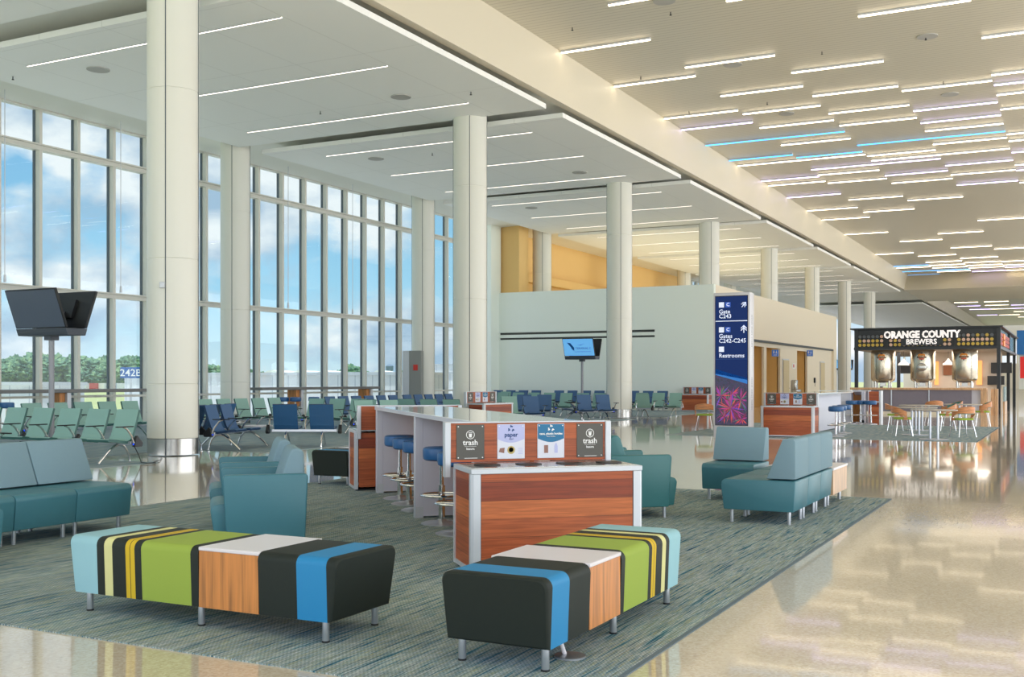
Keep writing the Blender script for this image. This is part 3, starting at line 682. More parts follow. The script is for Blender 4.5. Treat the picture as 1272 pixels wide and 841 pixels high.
# ------------------------------------------------------------------ bar counter
def make_counter(label, length=5.5, posts=(0.06, 2.85, 5.42), depth=.95, rot=0, group='white bar counters'):
    """local x from 0 (near end) to -length, y 0..depth"""
    t = thing('bar_counter', label, 'counter', (0, 0, 0), 0, group)
    m = MB(); m.box(-length, 0, 0, depth, 1.095, 1.14, 0, bev=.004, seg=1); m.box(-length, 0, -.003, .0, 1.095, 1.135, 1); obj('counter_top', m, [ctop, lav], t)
    for p in posts:
        m = MB(); m.box(-p - .05, -p + .05, .0, .085, .02, 1.094, bev=.004, seg=1); m.box(-p - .05, -p + .05, .085, .49, .02, 1.094)
        m.prism([(.09, 1.094), (.49, 1.094), (.49, .97), (.3, 1.0)], -p - .32, -p + .0, 'x'); m.box(-p - .055, -p + .055, .0, .09, .0, .12, 1)
        obj('counter_leg', m, [lav, alumw], t)
    m = MB(); m.box(-length + .05, -.05, .50, .54, .03, 1.094); obj('modesty_panel', m, backwood, t)
    m = MB(); m.box(-length + .05, -.05, .541, .58, .03, 1.094); obj('back_panel', m, lav, t)
    return t
bc = make_counter('long white bar counter with blue stools, running diagonally from the waste station', 5.55, (.06, 2.72, 5.43))
bc.location = st(-8.92, 2.2, .008); bc.rotation_euler = (0, 0, DA)
dup(bc, (-6.95, 29.35, .008), R(-90), 'white bar counter behind the second waste station by the sign tower').scale = (1, 1, 1)
bc3 = make_counter('short white counter with orange back panel before the kiosk, stools in front', .52, (.06,), .9)
bc3.location = (-6.33, 39.0, .0)
t = thing('bar_counter', 'white end-panel counter left of the short counter before the kiosk', 'counter', (-7.8, 38.6, 0), 0, 'white bar counters')
obj('counter_top', MB().box(0, 1.08, 0, 1.1, 1.09, 1.14, bev=.004, seg=1), ctop, t); obj('end_panel', MB().box(.58, 1.07, .02, .12, 0, 1.089), lav, t); obj('end_panel', MB().box(.58, 1.07, .98, 1.08, 0, 1.089), lav, t); obj('back_panel', MB().box(.1, .14, .1, 1., 0, 1.089), lav, t)
t = thing('wood_cabinet', 'narrow brown wooden cabinet right of the short counter before the kiosk', 'cabinet', (-6.24, 39.3, 0))
obj('body', MB().box(0, .34, 0, .5, 0, 1.1), planks, t); obj('frame', MB().box(.34, .4, 0, .5, 0, 1.13).box(-.03, 0, 0, .5, 0, 1.13).box(0, .34, -.01, .5, .72, .76), alumw, t)

def make_stool(label, grp):
    t = thing('bar_stool', label, 'stool', (0, 0, 0), 0, grp)
    m = MB(); m.lathe([(.10, .655), (.17, .66), (.192, .675), (.197, .70), (.197, .765), (.19, .785), (.165, .797), (.0, .80)], 0, 0, 28); obj('seat', m, stoolb, t)
    m = MB(); m.lathe([(.034, .02), (.034, .40), (.022, .405), (.022, .655)], 0, 0, 16); obj('pole', m, chrome, t)
    m = MB(); m.lathe([(.215, 0), (.215, .008), (.19, .018), (.06, .03), (.035, .05)], 0, 0, 32); obj('base', m, alum, t)
    m = MB(); m.tube([(.215 * math.cos(2 * PI * k / 28), .215 * math.sin(2 * PI * k / 28), .30) for k in range(28)], .013, 8, close=True)
    for k in range(2): a = k * PI / 2 + .4; m.tube([(-.21 * math.cos(a), -.21 * math.sin(a), .298), (.21 * math.cos(a), .21 * math.sin(a), .298)], .008, 6)
    m.lathe([(.036, .28), (.036, .32)], 0, 0, 16); obj('foot_ring', m, chrome, t)
    return t
sl = make_stool('blue round bar stool nearest the waste station, mostly hidden by its frame', 'blue bar stools at the bar counter')
sl.location = st(-10.3, 2.37, .008)
for i, (s, l_) in enumerate(((-11.07, 'blue round bar stool alone in the near bay of the bar counter'), (-12.27, 'blue bar stool half hidden behind the counter leg, front one of the far bay'), (-12.94, 'blue bar stool in the middle of the far bay of the bar counter'), (-13.56, 'blue bar stool farthest left under the bar counter'))):
    dup(sl, st(s, 2.38, .008), i * .5, l_)
for i, (x, y) in enumerate(((-5.5, 29.4), (-5.6, 30.4), (-5.65, 31.4))):
    dup(sl, (x, y, .008), 0, 'blue bar stool right of the second waste station, %s from the front' % ordn[i], 'stools at the second counter')
for i, (x, y) in enumerate(((-6.68, 38.5), (-6.42, 38.7), (-6.05, 38.5))):
    dup(sl, (x, y, .0), 0, 'distant blue bar stool at the short counter before the kiosk, %s from the left' % ordn[i], 'stools at the short counter')

# ------------------------------------------------------------------ airport tandem seating
def seat_shell():
    m = MB(); th = .045
    cl = [(-.46, .44), (-.42, .455), (-.25, .435), (-.02, .40), (.05, .425), (.10, .50), (.17, .70), (.25, .96)]
    up = cl; dn = []
    for i, (y, z) in enumerate(cl):
        a = cl[max(0, i - 1)]; b = cl[min(len(cl) - 1, i + 1)]; dx, dz = b[0] - a[0], b[1] - a[1]; L_ = math.hypot(dx, dz); dn.append((y + dz / L_ * th, z - dx / L_ * th))
    w = .265; n = len(cl)
    vs = [(sx * w, y, z) for sx in (-1, 1) for (y, z) in up] + [(sx * w, y, z) for sx in (-1, 1) for (y, z) in dn]
    for i in range(n - 1):
        mi = 0 if i < 4 else 2
        m.add([vs[i], vs[i + 1], vs[n + i + 1], vs[n + i]], [(0, 3, 2, 1)], mi, True)
        m.add([vs[2 * n + i], vs[2 * n + i + 1], vs[3 * n + i + 1], vs[3 * n + i]], [(0, 1, 2, 3)], 3, True)
        m.add([vs[i], vs[i + 1], vs[2 * n + i + 1], vs[2 * n + i]], [(0, 1, 2, 3)], 1)
        m.add([vs[n + i], vs[n + i + 1], vs[3 * n + i + 1], vs[3 * n + i]], [(0, 3, 2, 1)], 1)
    m.add([vs[0], vs[n], vs[3 * n], vs[2 * n]], [(0, 1, 2, 3)], 1); m.add([vs[n - 1], vs[2 * n - 1], vs[4 * n - 1], vs[3 * n - 1]], [(0, 3, 2, 1)], 1)
    return m
SEATM = {'g': seat_shell().mesh('seat', [seatg, seatgd, seatg, seatg]), 'b': seat_shell().mesh('seat', [seatb, seatbd, seatbl, seatb])}
m = MB(); m.box(-.03, .03, -.36, .02, .655, .675, bev=.006, seg=1, mi=1); m.tube([(0, -.2, .655), (0, -.12, .62), (0, -.02, .50), (0, .04, .37)], [.014, .018, .02, .024], 8); ARM = m.mesh('armrest', [chrome, blackp])
m = MB()
m.tube([(0, -.42, .015), (0, -.33, .10), (0, -.2, .22), (0, -.06, .31), (0, .04, .335), (0, .14, .31), (0, .22, .22), (0, .27, .1), (0, .29, .015)], [.02, .019, .021, .026, .03, .026, .021, .019, .02], 8, sx=.9)
m.lathe([(.026, 0), (.026, .02)], 0, -.42, 12); m.lathe([(.026, 0), (.026, .02)], 0, .29, 12); LEG = m.mesh('leg', chrome)
m = MB(); m.prism([(-.03, .30), (.14, .30), (.17, .36), (.04, .50), (.0, .46)], -.035, .035, 'x', bev=.006, seg=1); m.box(-.012, .012, -.034, -.029, .335, .36, 1); PBOX = m.mesh('power_box', [blackp, mat('power led', (30, 80, 255), emit=1.5)])
TABM = MB().box(-.3, .3, -.42, .08, .44, .47, bev=.006, seg=1).mesh('side_table', B_wh)
PT = .735; BEAM = {}
tot = {'g': 0, 'b': 0}
def tandem(x, y, rot, spec, label, group, PT=.735):
    """spec: string of g / b / t (table). x,y is the centre of the first seat; row runs along local +x; seats face local -y"""
    t = thing('tandem_seating', label, 'airport seating', (x, y, .008 if x < -14.7 else 0), R(rot), group); n = len(spec)
    kb = (n, PT)
    if kb not in BEAM: BEAM[kb] = MB().box(-.33, (n - 1) * PT + .33, .0, .07, .33, .395, bev=.008, seg=1).mesh('beam', alum)
    obj('beam', BEAM[kb], None, t)
    for i, c in enumerate(spec):
        if c == 't': obj('side_table', TABM, None, t, (i * PT, 0, 0))
        else: obj('seat', SEATM[c], None, t, (i * PT, 0, 0))
    for i in range(n + 1): obj('armrest', ARM, None, t, ((i - .5) * PT, 0, 0))
    for i in ([0, n - 1] if n < 6 else [0, n // 2, n - 1]): obj('leg', LEG, None, t, (i * PT, 0, 0))
    for i in range(0, n + 1, 2): obj('power_box', PBOX, None, t, ((i - .5) * PT, .06, 0))
    return t
tandem(-14.95, 9.6, 90, 'ggg', 'green gate seats with one back cropped at the left edge behind the sofa', 'green gate seating')
tandem(-15.2 - 5 * PT, 14.12, 0, 'gggggg', 'row of green gate seats facing the viewer, left of the near column', 'green gate seating')
tandem(-21.05, 17.25, 90, 'ggggg', 'green gate seats facing right, behind the monitor pole', 'green gate seating')
tandem(-21.05, 22.9, 90, 'ggggg', 'green gate seats facing right, right of the near column by the window', 'green gate seating')
tandem(-21.05, 28.6, 90, 'bbbbbb', 'long row of blue gate seats beyond, along the window, left part', 'blue gate seating')
tandem(-21.05, 33.2, 90, 'bbbbbb', 'long row of blue gate seats beyond, ending behind the second column', 'blue gate seating')
ra = 107
tandem(-16.05, 17.75, ra, 'bbt', 'two blue gate seats turned right with white table, right of the near column', 'blue gate seating')
cx_, sy_ = math.cos(R(ra)), math.sin(R(ra))
tandem(-16.05 - sy_ * .74 + cx_ * PT * 2, 17.75 + cx_ * .74 + sy_ * PT * 2, ra + 180, 'bbb', 'blue gate seats back to back behind the two turned blue seats', 'blue gate seating')
tandem(-14.9, 19.75, 209, 'bb', 'two blue gate seats seen from behind, left of the bar counter', 'blue gate seating', .80)
tandem(-18.6 - PT, 25.1, 0, 'ggg', 'green gate seats facing the viewer just left of the bar counter end', 'green gate seating')
tandem(-16.3, 23.5, 60, 'gg', 'green gate seats seen edge on above the counter top, facing right', 'green gate seating')
tandem(-17.2, 24.6, 240, 'g', 'green gate seat seen edge on above the counter top, facing left', 'green gate seating')
tandem(-15.2, 26.2, 180, 'ggg', 'green gate seats seen from behind, left of the second column', 'green gate seating')
tandem(-17.1, 30.2, 45, 'gggb', 'green and blue gate seats right of the second column, nearest row there', 'mixed gate seating')
tandem(-17.6, 35.2, 20, 'bb', 'blue gate seats in the middle of the far gate area', 'blue gate seating')
tandem(-16.35, 36.9, -62, 'bb', 'blue gate seats turned left, back to back with others under the small monitor', 'blue gate seating')
tandem(-15.45, 35.9, 45, 'bb', 'blue gate seats turned right beside the slim far column', 'blue gate seating')
tandem(-21.6, 41.0, 0, 'gggg', 'far green gate seats facing the viewer, before the white wall', 'green gate seating')
tandem(-18.4, 40.5, 0, 'ggg', 'far green gate seats facing the viewer, left of the third column', 'green gate seating')
tandem(-24.6, 44.2, 0, 'gggb', 'far green and blue gate seats near the window corner', 'mixed gate seating')
tandem(-15.9, 42.6, 0, 'ggg', 'green gate seats right of the third column, facing the viewer', 'green gate seating')
tandem(-14.95, 40.6, 180, 'gt'[:1], 'single dark green gate seat seen from behind, right of the third column', 'green gate seating')
for i, x in enumerate((-26.6, -23.1, -19.8)): tandem(x, 50.0, 0, 'bbbb', 'farthest blue gate seats against the white wall, %s group from the left' % ordn[i], 'blue gate seating')

# ------------------------------------------------------------------ monitors on poles
def make_monitor(label, lit, loc):
    t = thing('monitor_stand', label, 'monitor', loc, 0)
    m = MB(); m.lathe([(.3, 0), (.3, .02)], 0, 0, 24); m.lathe([(.055, .02), (.055, 2.4)], 0, 0, 18); obj('pole', m, mat('pole grey', (150, 152, 160), .45, .2), t)
    sc = mat('lit screen', (96, 160, 214), .3, emit=.9) if lit else darkscreen
    for s in (-1, 1):
        M_ = Matrix.Translation((0, s * .36, 2.9)) @ Matrix.Rotation(s * R(21), 4, 'X') if False else Matrix.Translation((0, s * .37, 2.92)) @ Matrix.Rotation(-s * R(20), 4, 'X')
        m = MB(); m.box(-.72, .72, -.03, .03, -.40, .40, 0, bev=.008, seg=1, M=M_)
        q = s * .0305; m.box(-.70, .70, min(q, q + s * .002), max(q, q + s * .002), -.38, .38, 1, M=M_)
        m.box(-.3, .3, min(-s * .03, -s * .09), max(-s * .03, -s * .09), -.2, .2, 0, M=M_)
        o = obj('screen', m, [blackp, sc], t)
        if lit and s == -1:
            e = MB(); e.add([M_ @ Vector(p) for p in ((-.52, -.036, .22), (-.36, -.036, .2), (-.2, -.036, -.02), (-.22, -.036, -.16), (-.32, -.036, -.08), (-.36, -.036, .02))], [tuple(range(6))]); e.add([M_ @ Vector(p) for p in ((-.06, -.036, .12), (.1, -.036, .08), (.32, -.036, .18), (.1, -.036, .1))], [(0, 1, 2, 3)]); obj('emblem', e, mat('screen ink', (18, 84, 150), .4, emit=.15), o)
            tx = text('lettering', 'TERMINAL C', .13, o, M_ @ Vector((.22, -.036, -.05)), (PI / 2 + R(20), 0, 0), mat('screen ink', (18, 84, 150)), ext=.001)
            tx = text('lettering', 'ORLANDO INTERNATIONAL AIRPORT', .045, o, M_ @ Vector((.18, -.036, -.2)), (PI / 2 + R(20), 0, 0), mat('screen ink', (18, 84, 150)), ext=.001)
    m = MB(); m.prism([(-.27, 2.53), (.27, 2.53), (.22, 2.39), (-.22, 2.39)], -.72, .72, 'x', bev=.008, seg=1); m.box(-.1, .1, -.1, .1, 2.3, 2.9); m.box(-.08, .08, -.3, .3, 2.82, 2.9); obj('bracket', m, mat('monitor housing', (76, 82, 94), .4), t)
    return t
make_monitor('pair of dark monitors tilted on a pole, in front of the left windows', False, (-18.3, 15.3, 0))
make_monitor('small lit blue monitor on a slim pole before the white wall', True, (-18.9, 43.5, 0))
make_monitor('tiny lit blue monitor seen through the left of the brewery kiosk', True, (-18.0, 100, 0))

# ------------------------------------------------------------------ sign tower
t = thing('sign_tower', 'tall white directory tower with blue gate sign and purple plant picture', 'sign', (-8.2, 27.35, 0))
TW = .95
m = MB(); m.prism([(0, 0), (TW, 0), (TW, .42), (0, .42)], 0, 3.74, 'z', 0, bev=.02, seg=2)
for z0 in (.75, 2.35):
    for k in range(22):
        if k in (7, 14): continue
        z = z0 + k * .038; m.box(TW + .0005, TW + .002, .17, .23, z, z + .014, 1)
obj('tower_body', m, [mat('tower grey', (204, 204, 212), .4), blackp], t)
navy = mat('sign navy', (10, 44, 108), .25, spec=.1, emit=.75); navy.node_tree.nodes['Principled BSDF'].inputs['Base Color'].default_value = (.002, .006, .02, 1)
m = MB(); m.box(.045, TW - .045, -.008, 0.0, .33, 3.66, 1); m.box(.06, TW - .06, -.014, -.0081, 1.86, 3.64, 0)
pan = obj('blue_screen', m, [navy, blackp], t)
Yp = -.0148
def quad(m, pts, mi): m.add([(p[0], Yp, p[1]) for p in pts], [tuple(range(len(pts)))], mi)
def arrow(m, cx, cz, s, ang, mi):
    ca, sa = math.cos(ang), math.sin(ang)
    def T(p): return (cx + (p[0] * ca - p[1] * sa) * s, cz + (p[0] * sa + p[1] * ca) * s)
    quad(m, [T(p) for p in ((-.12, -1), (.12, -1), (.12, .9), (-.12, .9))], mi)
    for dz in (0, -.55):
        quad(m, [T(p) for p in ((0, 1 + dz), (.75, .3 + dz), (.75, 0 + dz), (0, .7 + dz))], mi); quad(m, [T(p) for p in ((0, 1 + dz), (-.75, .3 + dz), (-.75, 0 + dz), (0, .7 + dz))], mi)
PM = [mat('sign white lit', (214, 222, 244), .4, emit=.5), navy, mat('sign mid blue', (30, 84, 190), .4, emit=.3), mat('sign line blue', (40, 90, 160), .4)]
m = MB(); sq = lambda x, z, s, mi: quad(m, [(x, z), (x + s, z), (x + s, z + s), (x, z + s)], mi)
quad(m, [(.06, 3.0), (TW - .06, 3.0), (TW - .06, 3.02), (.06, 3.02)], 0); quad(m, [(.06, 2.03), (TW - .06, 2.03), (TW - .06, 2.035), (.06, 2.035)], 3)
obj('dividing_line', m, PM, pan)
for z in (3.36, 2.72):
    m = MB(); sq(.15, z, .135, 0); obj('pictogram', m, PM, pan); m = MB(); sq(.32, z, .135, 2); obj('pictogram', m, PM, pan)
m = MB(); sq(.15, 2.22, .135, 0); obj('pictogram', m, PM, pan)
m = MB(); arrow(m, .80, 3.42, .085, R(-40), 0); obj('arrow', m, PM, pan); m = MB(); arrow(m, .80, 2.80, .1, 0, 0); obj('arrow', m, PM, pan)
rt = (PI / 2, 0, 0); sw = MATS['sign white lit']
for body, x, z, s in (('C', .387, 3.428, .12), ('C', .387, 2.788, .12)): text('lettering', body, s, pan, (x, Yp - .002, z), rt, sw, ext=.0005, bold=.002)
for body, z in (('Gate', 3.25), ('C243', 3.13), ('Gates', 2.62), ('C242-C245', 2.50), ('Restrooms', 2.12)): text('lettering', body, .15, pan, (.15, Yp - .002, z), rt, sw, 'LEFT', ext=.0005, bold=.002)
# plant picture
def plant_mat():
    m_, n, l, b = nt('plant picture'); mp = mapping(n, l, (1, 1, 1)); wv = n.new('ShaderNodeTexNoise'); wv.inputs['Scale'].default_value = 9; wv.inputs['Detail'].default_value = 3; wv.inputs['Distortion'].default_value = 2.2; l.new(mp.outputs[0], wv.inputs['Vector'])
    r = ramp(n, [(.3, (20, 16, 34)), (.44, (40, 24, 70)), (.5, (30, 60, 110)), (.54, (60, 24, 80)), (.7, (90, 40, 120))]); l.new(wv.outputs[0], r.inputs[0]); b.inputs['Base Color'].default_value = (.004, .004, .006, 1); l.new(r.outputs[0], b.inputs['Emission Color']); b.inputs['Emission Strength'].default_value = .6; b.inputs['Roughness'].default_value = .3
    return m_
m = MB(); m.box(.06, TW - .06, -.014, -.0081, .35, 1.86, 0)
Yp = -.0145; quad(m, [(.06, 1.86), (TW - .06, 1.86), (TW - .06, 1.50), (.06, 1.66)], 5); quad(m, [(.06, 1.78), (TW - .06, 1.54), (TW - .06, 1.40), (.06, 1.63)], 1)
rnd = random.Random(3)
for (cx0, cz0, nn, ln) in ((.46, .78, 60, .62), (.2, 1.1, 26, .4), (.72, 1.0, 26, .42), (.5, 1.15, 14, .3), (.3, .55, 16, .3), (.75, .5, 14, .3)):
    for k in range(nn):
        a = rnd.uniform(0, 2 * PI); l_ = ln * rnd.uniform(.5, 1); w_ = rnd.uniform(.006, .02); Yp -= .00003
        ex, ez = cx0 + math.cos(a) * l_ * .85, cz0 + math.sin(a) * l_; ex = min(TW - .07, max(.07, ex)); ez = min(1.40, max(.37, ez)); mx_, mz_ = (cx0 + ex) / 2, (cz0 + ez) / 2; px_, pz_ = -math.sin(a) * w_, math.cos(a) * w_
        quad(m, [(cx0, cz0), (min(TW - .07, max(.07, mx_ + px_)), mz_ + pz_), (ex, ez), (min(TW - .07, max(.07, mx_ - px_)), mz_ - pz_)], rnd.choice((2, 2, 3, 3, 4, 6, 7)))
obj('plant_picture', m, [plant_mat(), mat('sign light blue', (40, 116, 200), emit=.35)] + [mat('leaf %d' % i, c, .4, emit=.3) for i, c in enumerate(((120, 16, 70), (176, 50, 140), (210, 76, 76)))] + [navy, mat('leaf 5', (110, 60, 180), .4, emit=.4), mat('leaf 6', (60, 120, 90), .4, emit=.3)], pan)

# ------------------------------------------------------------------ dining tables and chairs
def make_table(label):
    t = thing('cafe_table', label, 'table', (0, 0, 0), 0, 'round cafe tables')
    m = MB(); m.lathe([(.55, .725), (.56, .73), (.56, .745), (.55, .75)], 0, 0, 40); obj('table_top', m, mat('table laminate', (176, 168, 160), .3), t)
    for x in (-.09, .09): m = MB(); m.lathe([(.03, .02), (.03, .725)], x, 0, 14); obj('leg', m, alum, t)
    m = MB(); m.lathe([(.36, 0), (.36, .012), (.1, .025)], 0, 0, 32); obj('base', m, alum, t); return t
tb = make_table('round cafe table nearest the viewer in front of the brewery kiosk'); tb.location = (-3.05, 29.1, .008)
for (x, y, l_) in ((-3.75, 31.3, 'second round cafe table from the front before the kiosk'), (-4.0, 34.2, 'third round cafe table from the front before the kiosk'), (-2.95, 36.0, 'rearmost round cafe table, right, before the kiosk')): dup(tb, (x, y, .008), 0, l_)
chw = grain_wood('chair veneer', (206, 138, 88), (3, 3, 30)); chup = mat('chair back pad', (96, 138, 132), .6)
def make_cafe_chair(label):
    """faces -y"""
    t = thing('cafe_chair', label, 'chair', (0, 0, 0), 0, 'bent wood cafe chairs')
    m = MB(); m.prism(rr(.46, .44, .12, 5), .44, .49, 'z', bev=.015, seg=2); obj('seat', m, greenseat, t)
    n = 20; vs = []; fs = []
    for k in range(n + 1):
        a = R(-18 + 216 * k / n); e = abs(k / n - .5) * 2; zb = .62 - .14 * max(0, (e - .55) / .45); zt = .80 - .16 * e ** 2
        for rr_, in ((.275,), (.295,)):
            for z in (zb, zt): vs.append((rr_ * math.cos(a), rr_ * .92 * math.sin(a) + .02, z))
    for k in range(n):
        a = k * 4; b = a + 4; fs += [(a, b, b + 1, a + 1), (a + 2, a + 3, b + 3, b + 2), (a + 1, b + 1, b + 3, a + 3), (a, a + 2, b + 2, b)]
    fs += [(0, 1, 3, 2), (n * 4, n * 4 + 2, n * 4 + 3, n * 4 + 1)]
    m = MB(); m.add(vs, fs, 0, True); obj('backrest', m, chw, t)
    vs = []; fs = []; n = 14
    for k in range(n + 1):
        a = R(20 + 140 * k / n)
        for rr_ in (.258, .273):
            for z in (.60, .785 - .05 * (abs(k / n - .5) * 2) ** 2): vs.append((rr_ * math.cos(a), rr_ * .92 * math.sin(a) + .02, z))
    for k in range(n):
        a = k * 4; b = a + 4; fs += [(a, b, b + 1, a + 1), (a + 2, a + 3, b + 3, b + 2), (a + 1, b + 1, b + 3, a + 3), (a, a + 2, b + 2, b)]
    fs += [(0, 1, 3, 2), (n * 4, n * 4 + 2, n * 4 + 3, n * 4 + 1)]
    m = MB(); m.add(vs, fs, 0, True); obj('back_pad', m, chup, t)
    for sx in (-1, 1): m = MB(); m.box(sx * .27 - .012, sx * .27 + .012, -.08, .02, .43, .50); obj('bracket', m, chw, t)
    for sx in (-1, 1):
        for sy in (-1, 1): m = MB(); m.tube([(sx * .17, sy * .15, .44), (sx * .25, sy * .22, 0.0)], .011, 8); obj('leg', m, chrome, t)
    return t
cc = make_cafe_chair('bent wood chair with lime seat, left of the front cafe table')
def put(o, px, py, rot, lab):
    x, y = onz(px, py, 0); return (x, y, .008), R(rot), lab
x, y = onz(1121, 541.5, 0); cc.location = (x, y, .008); cc.rotation_euler = (0, 0, R(108))
for (px, py, rot, lab) in ((1112, 535, 98, 'bent wood chair with lime seat behind the leftmost one'), (1196, 543, 217, 'bent wood chair with lime seat, right of the front cafe table, back to the viewer'),
    (1175, 535, 290, 'bent wood chair partly hidden behind the front cafe table'), (1184, 528.5, -60, 'bent wood chair between the middle cafe tables'), (1160, 527, 200, 'bent wood chair behind the middle cafe table with its back to the kiosk'),
    (1220, 529.5, -80, 'bent wood chair at the rear right edge of the cafe carpet'), (875.5, 535, 190, 'bent wood chair with lime seat left of the sign tower')):
    a, b, c = put(cc, px, py, rot, lab); dup(cc, a, b, c)

# ------------------------------------------------------------------ brewery kiosk
KX0, KX1, KY0, KY1 = -8.85, -2.7, 51.6, 67.0
t = thing('brewery_kiosk', 'black framed brewery kiosk with sign ORANGE COUNTY BREWERS', 'kiosk', (KX0, KY0, 0)); KW = KX1 - KX0; KD = KY1 - KY0
def kp(name, m, mats, par=None): return obj(name, m, mats, par or t)
kp('roof', MB().box(-.15, KW + .1, -.15, KD, 3.80, 3.86), black)
for x, y in ((.1, .08), (KW - .08, .08), (KW - .08, 8.3), (KW - .08, 14.6), (.1, 7.5), (2.3, 9.9), (1.35, 4.5)): kp('post', MB().box(x - .075, x + .075, y - .075, y + .075, 0, 3.8), black)
kp('beam', MB().box(0, KW, 0, .14, 2.86, 2.98).box(KW - .14, KW, .15, KD, 2.86, 2.98).box(0, .14, .15, KD, 2.86, 2.98), black)
kp('fascia', MB().box(0, KW, .1, .16, 2.981, 3.80), black)
kp('fascia', MB().box(KW - .16, KW - .1, .17, KD, 2.981, 3.80), mat('blue grey glass', (120, 150, 160), .2))
kp('back_wall', MB().box(2.4, KW - .3, 6.9, 7.05, 0, 2.86), mat('kiosk tile', (196, 180, 164), .5, var=.08, vscale=3))
kp('canopy_ceiling', MB().box(.15, KW - .15, .2, KD, 2.86, 2.9), mat('kiosk soffit', (150, 140, 132), .6))
# rows of cans
cm = [mat('can pink', (214, 180, 158), .4), mat('can gold', (196, 168, 70), .4), mat('can grey', (86, 92, 98), .4), mat('can red', (176, 48, 30), .5), mat('can orange', (226, 126, 30), .5)]
nc = 0
def can_rack(lab, x0, x1):
    r = kp('can_display', MB().box(x0, x1, .06, .099, 3.0, 3.55), blackp); k = 0; x = x0 + .11
    m = MB()
    while x < x1 - .08:
        for row in range(3):
            c = 1 if (row == 0 and rnd.random() < .7) else (2 if row == 2 and rnd.random() < .45 else (0 if rnd.random() < .6 else 1)); z = 3.09 + row * .19
            n_ = 12; vs = [(x + .072 * math.cos(2 * PI * q / n_), yy, z + .072 * math.sin(2 * PI * q / n_)) for yy in (.059, .02) for q in range(n_)]
            m.add(vs, [(q, (q + 1) % n_, n_ + (q + 1) % n_, n_ + q) for q in range(n_)] + [tuple(n_ + q for q in range(n_))], c)
        x += .19
    o = obj('cans', m, cm, r); o['kind'] = 'stuff'
can_rack('l', .15, 1.45); can_rack('m', 1.5, 4.28); can_rack('r', 4.36, KW - .2)
r = kp('side_display', MB().box(KW - .1, KW - .06, .4, 9, 3.02, 3.62), blackp)
m = MB()
for y in range(16):
    for z in range(3):
        if y in (4, 5, 6): continue
        m.box(KW - .06, KW - .03, .5 + y * .5, .9 + y * .5, 3.06 + z * .19, 3.2 + z * .19)
m.box(KW - .06, KW - .0, 2.45, 3.9, 3.04, 3.3, 1); m.box(KW - .06, KW - .0, 2.45, 3.9, 3.34, 3.6, 1); obj('side_cans', m, [cm[3], cm[4]], r)
kp('sign_board', MB().box(1.62, 4.2, -.02, .05, 3.38, 3.66).box(2.05, 3.8, -.02, .05, 3.04, 3.379), black)
lw = mat('letter white', (245, 240, 240), .4, emit=.5)
text('lettering', 'ORANGE COUNTY', .43, t, (2.92, -.06, 3.52), rt, lw, ext=.03, bold=.02, sx=.86)
text('lettering', 'BREWERS', .33, t, (2.92, -.06, 3.20), rt, lw, ext=.02, bold=.007, sx=.92)
# kiosk bar
t2 = thing('kiosk_bar', 'pale wood bar with dark lower panels under the brewery sign', 'bar counter', (KX0 + .1, KY0 - 1.6, 0))
obj('counter_top', MB().box(0, 5.59, 0, .75, 1.07, 1.16, bev=.01, seg=1), palewood, t2)
obj('front_panel', MB().box(.45, 5.0, .12, .17, .12, 1.069), mat('bar panel grey', (124, 118, 132), .4, var=.05), t2)
obj('side_panel', MB().box(5.36, 5.59, .02, .73, 0, 1.069), palewood, t2)
obj('bar_body', MB().box(.45, 5.35, .18, .7, 0, 1.069).box(.1, .44, .1, .7, 0, 1.069), lav, t2)
obj('kick_plate', MB().box(.45, 5.35, .1, .17, 0, .119), corrm, t2)
for x in (1.75, 3.3): obj('divider', MB().box(x - .02, x + .02, .08, .12, .12, 1.069), alum, t2)
# wood blocks right of the kiosk bar
t3 = thing('wooden_partition', 'pale wooden partition blocks under the right side of the kiosk', 'partition', (-3.03, KY0 - 1.0, 0))
obj('panel', MB().box(0, .14, 0, .3, 0, 1.12), palewood, t3); obj('panel', MB().box(.15, .28, 0, .3, 0, 1.12), palewood, t3)
obj('glass_screen', MB().box(.40, .44, 1.8, 3.6, .55, 1.2), MATS['blue grey glass'], t3); obj('panel', MB().box(.38, .46, 1.7, 3.7, 0, .549), palewood, t3)
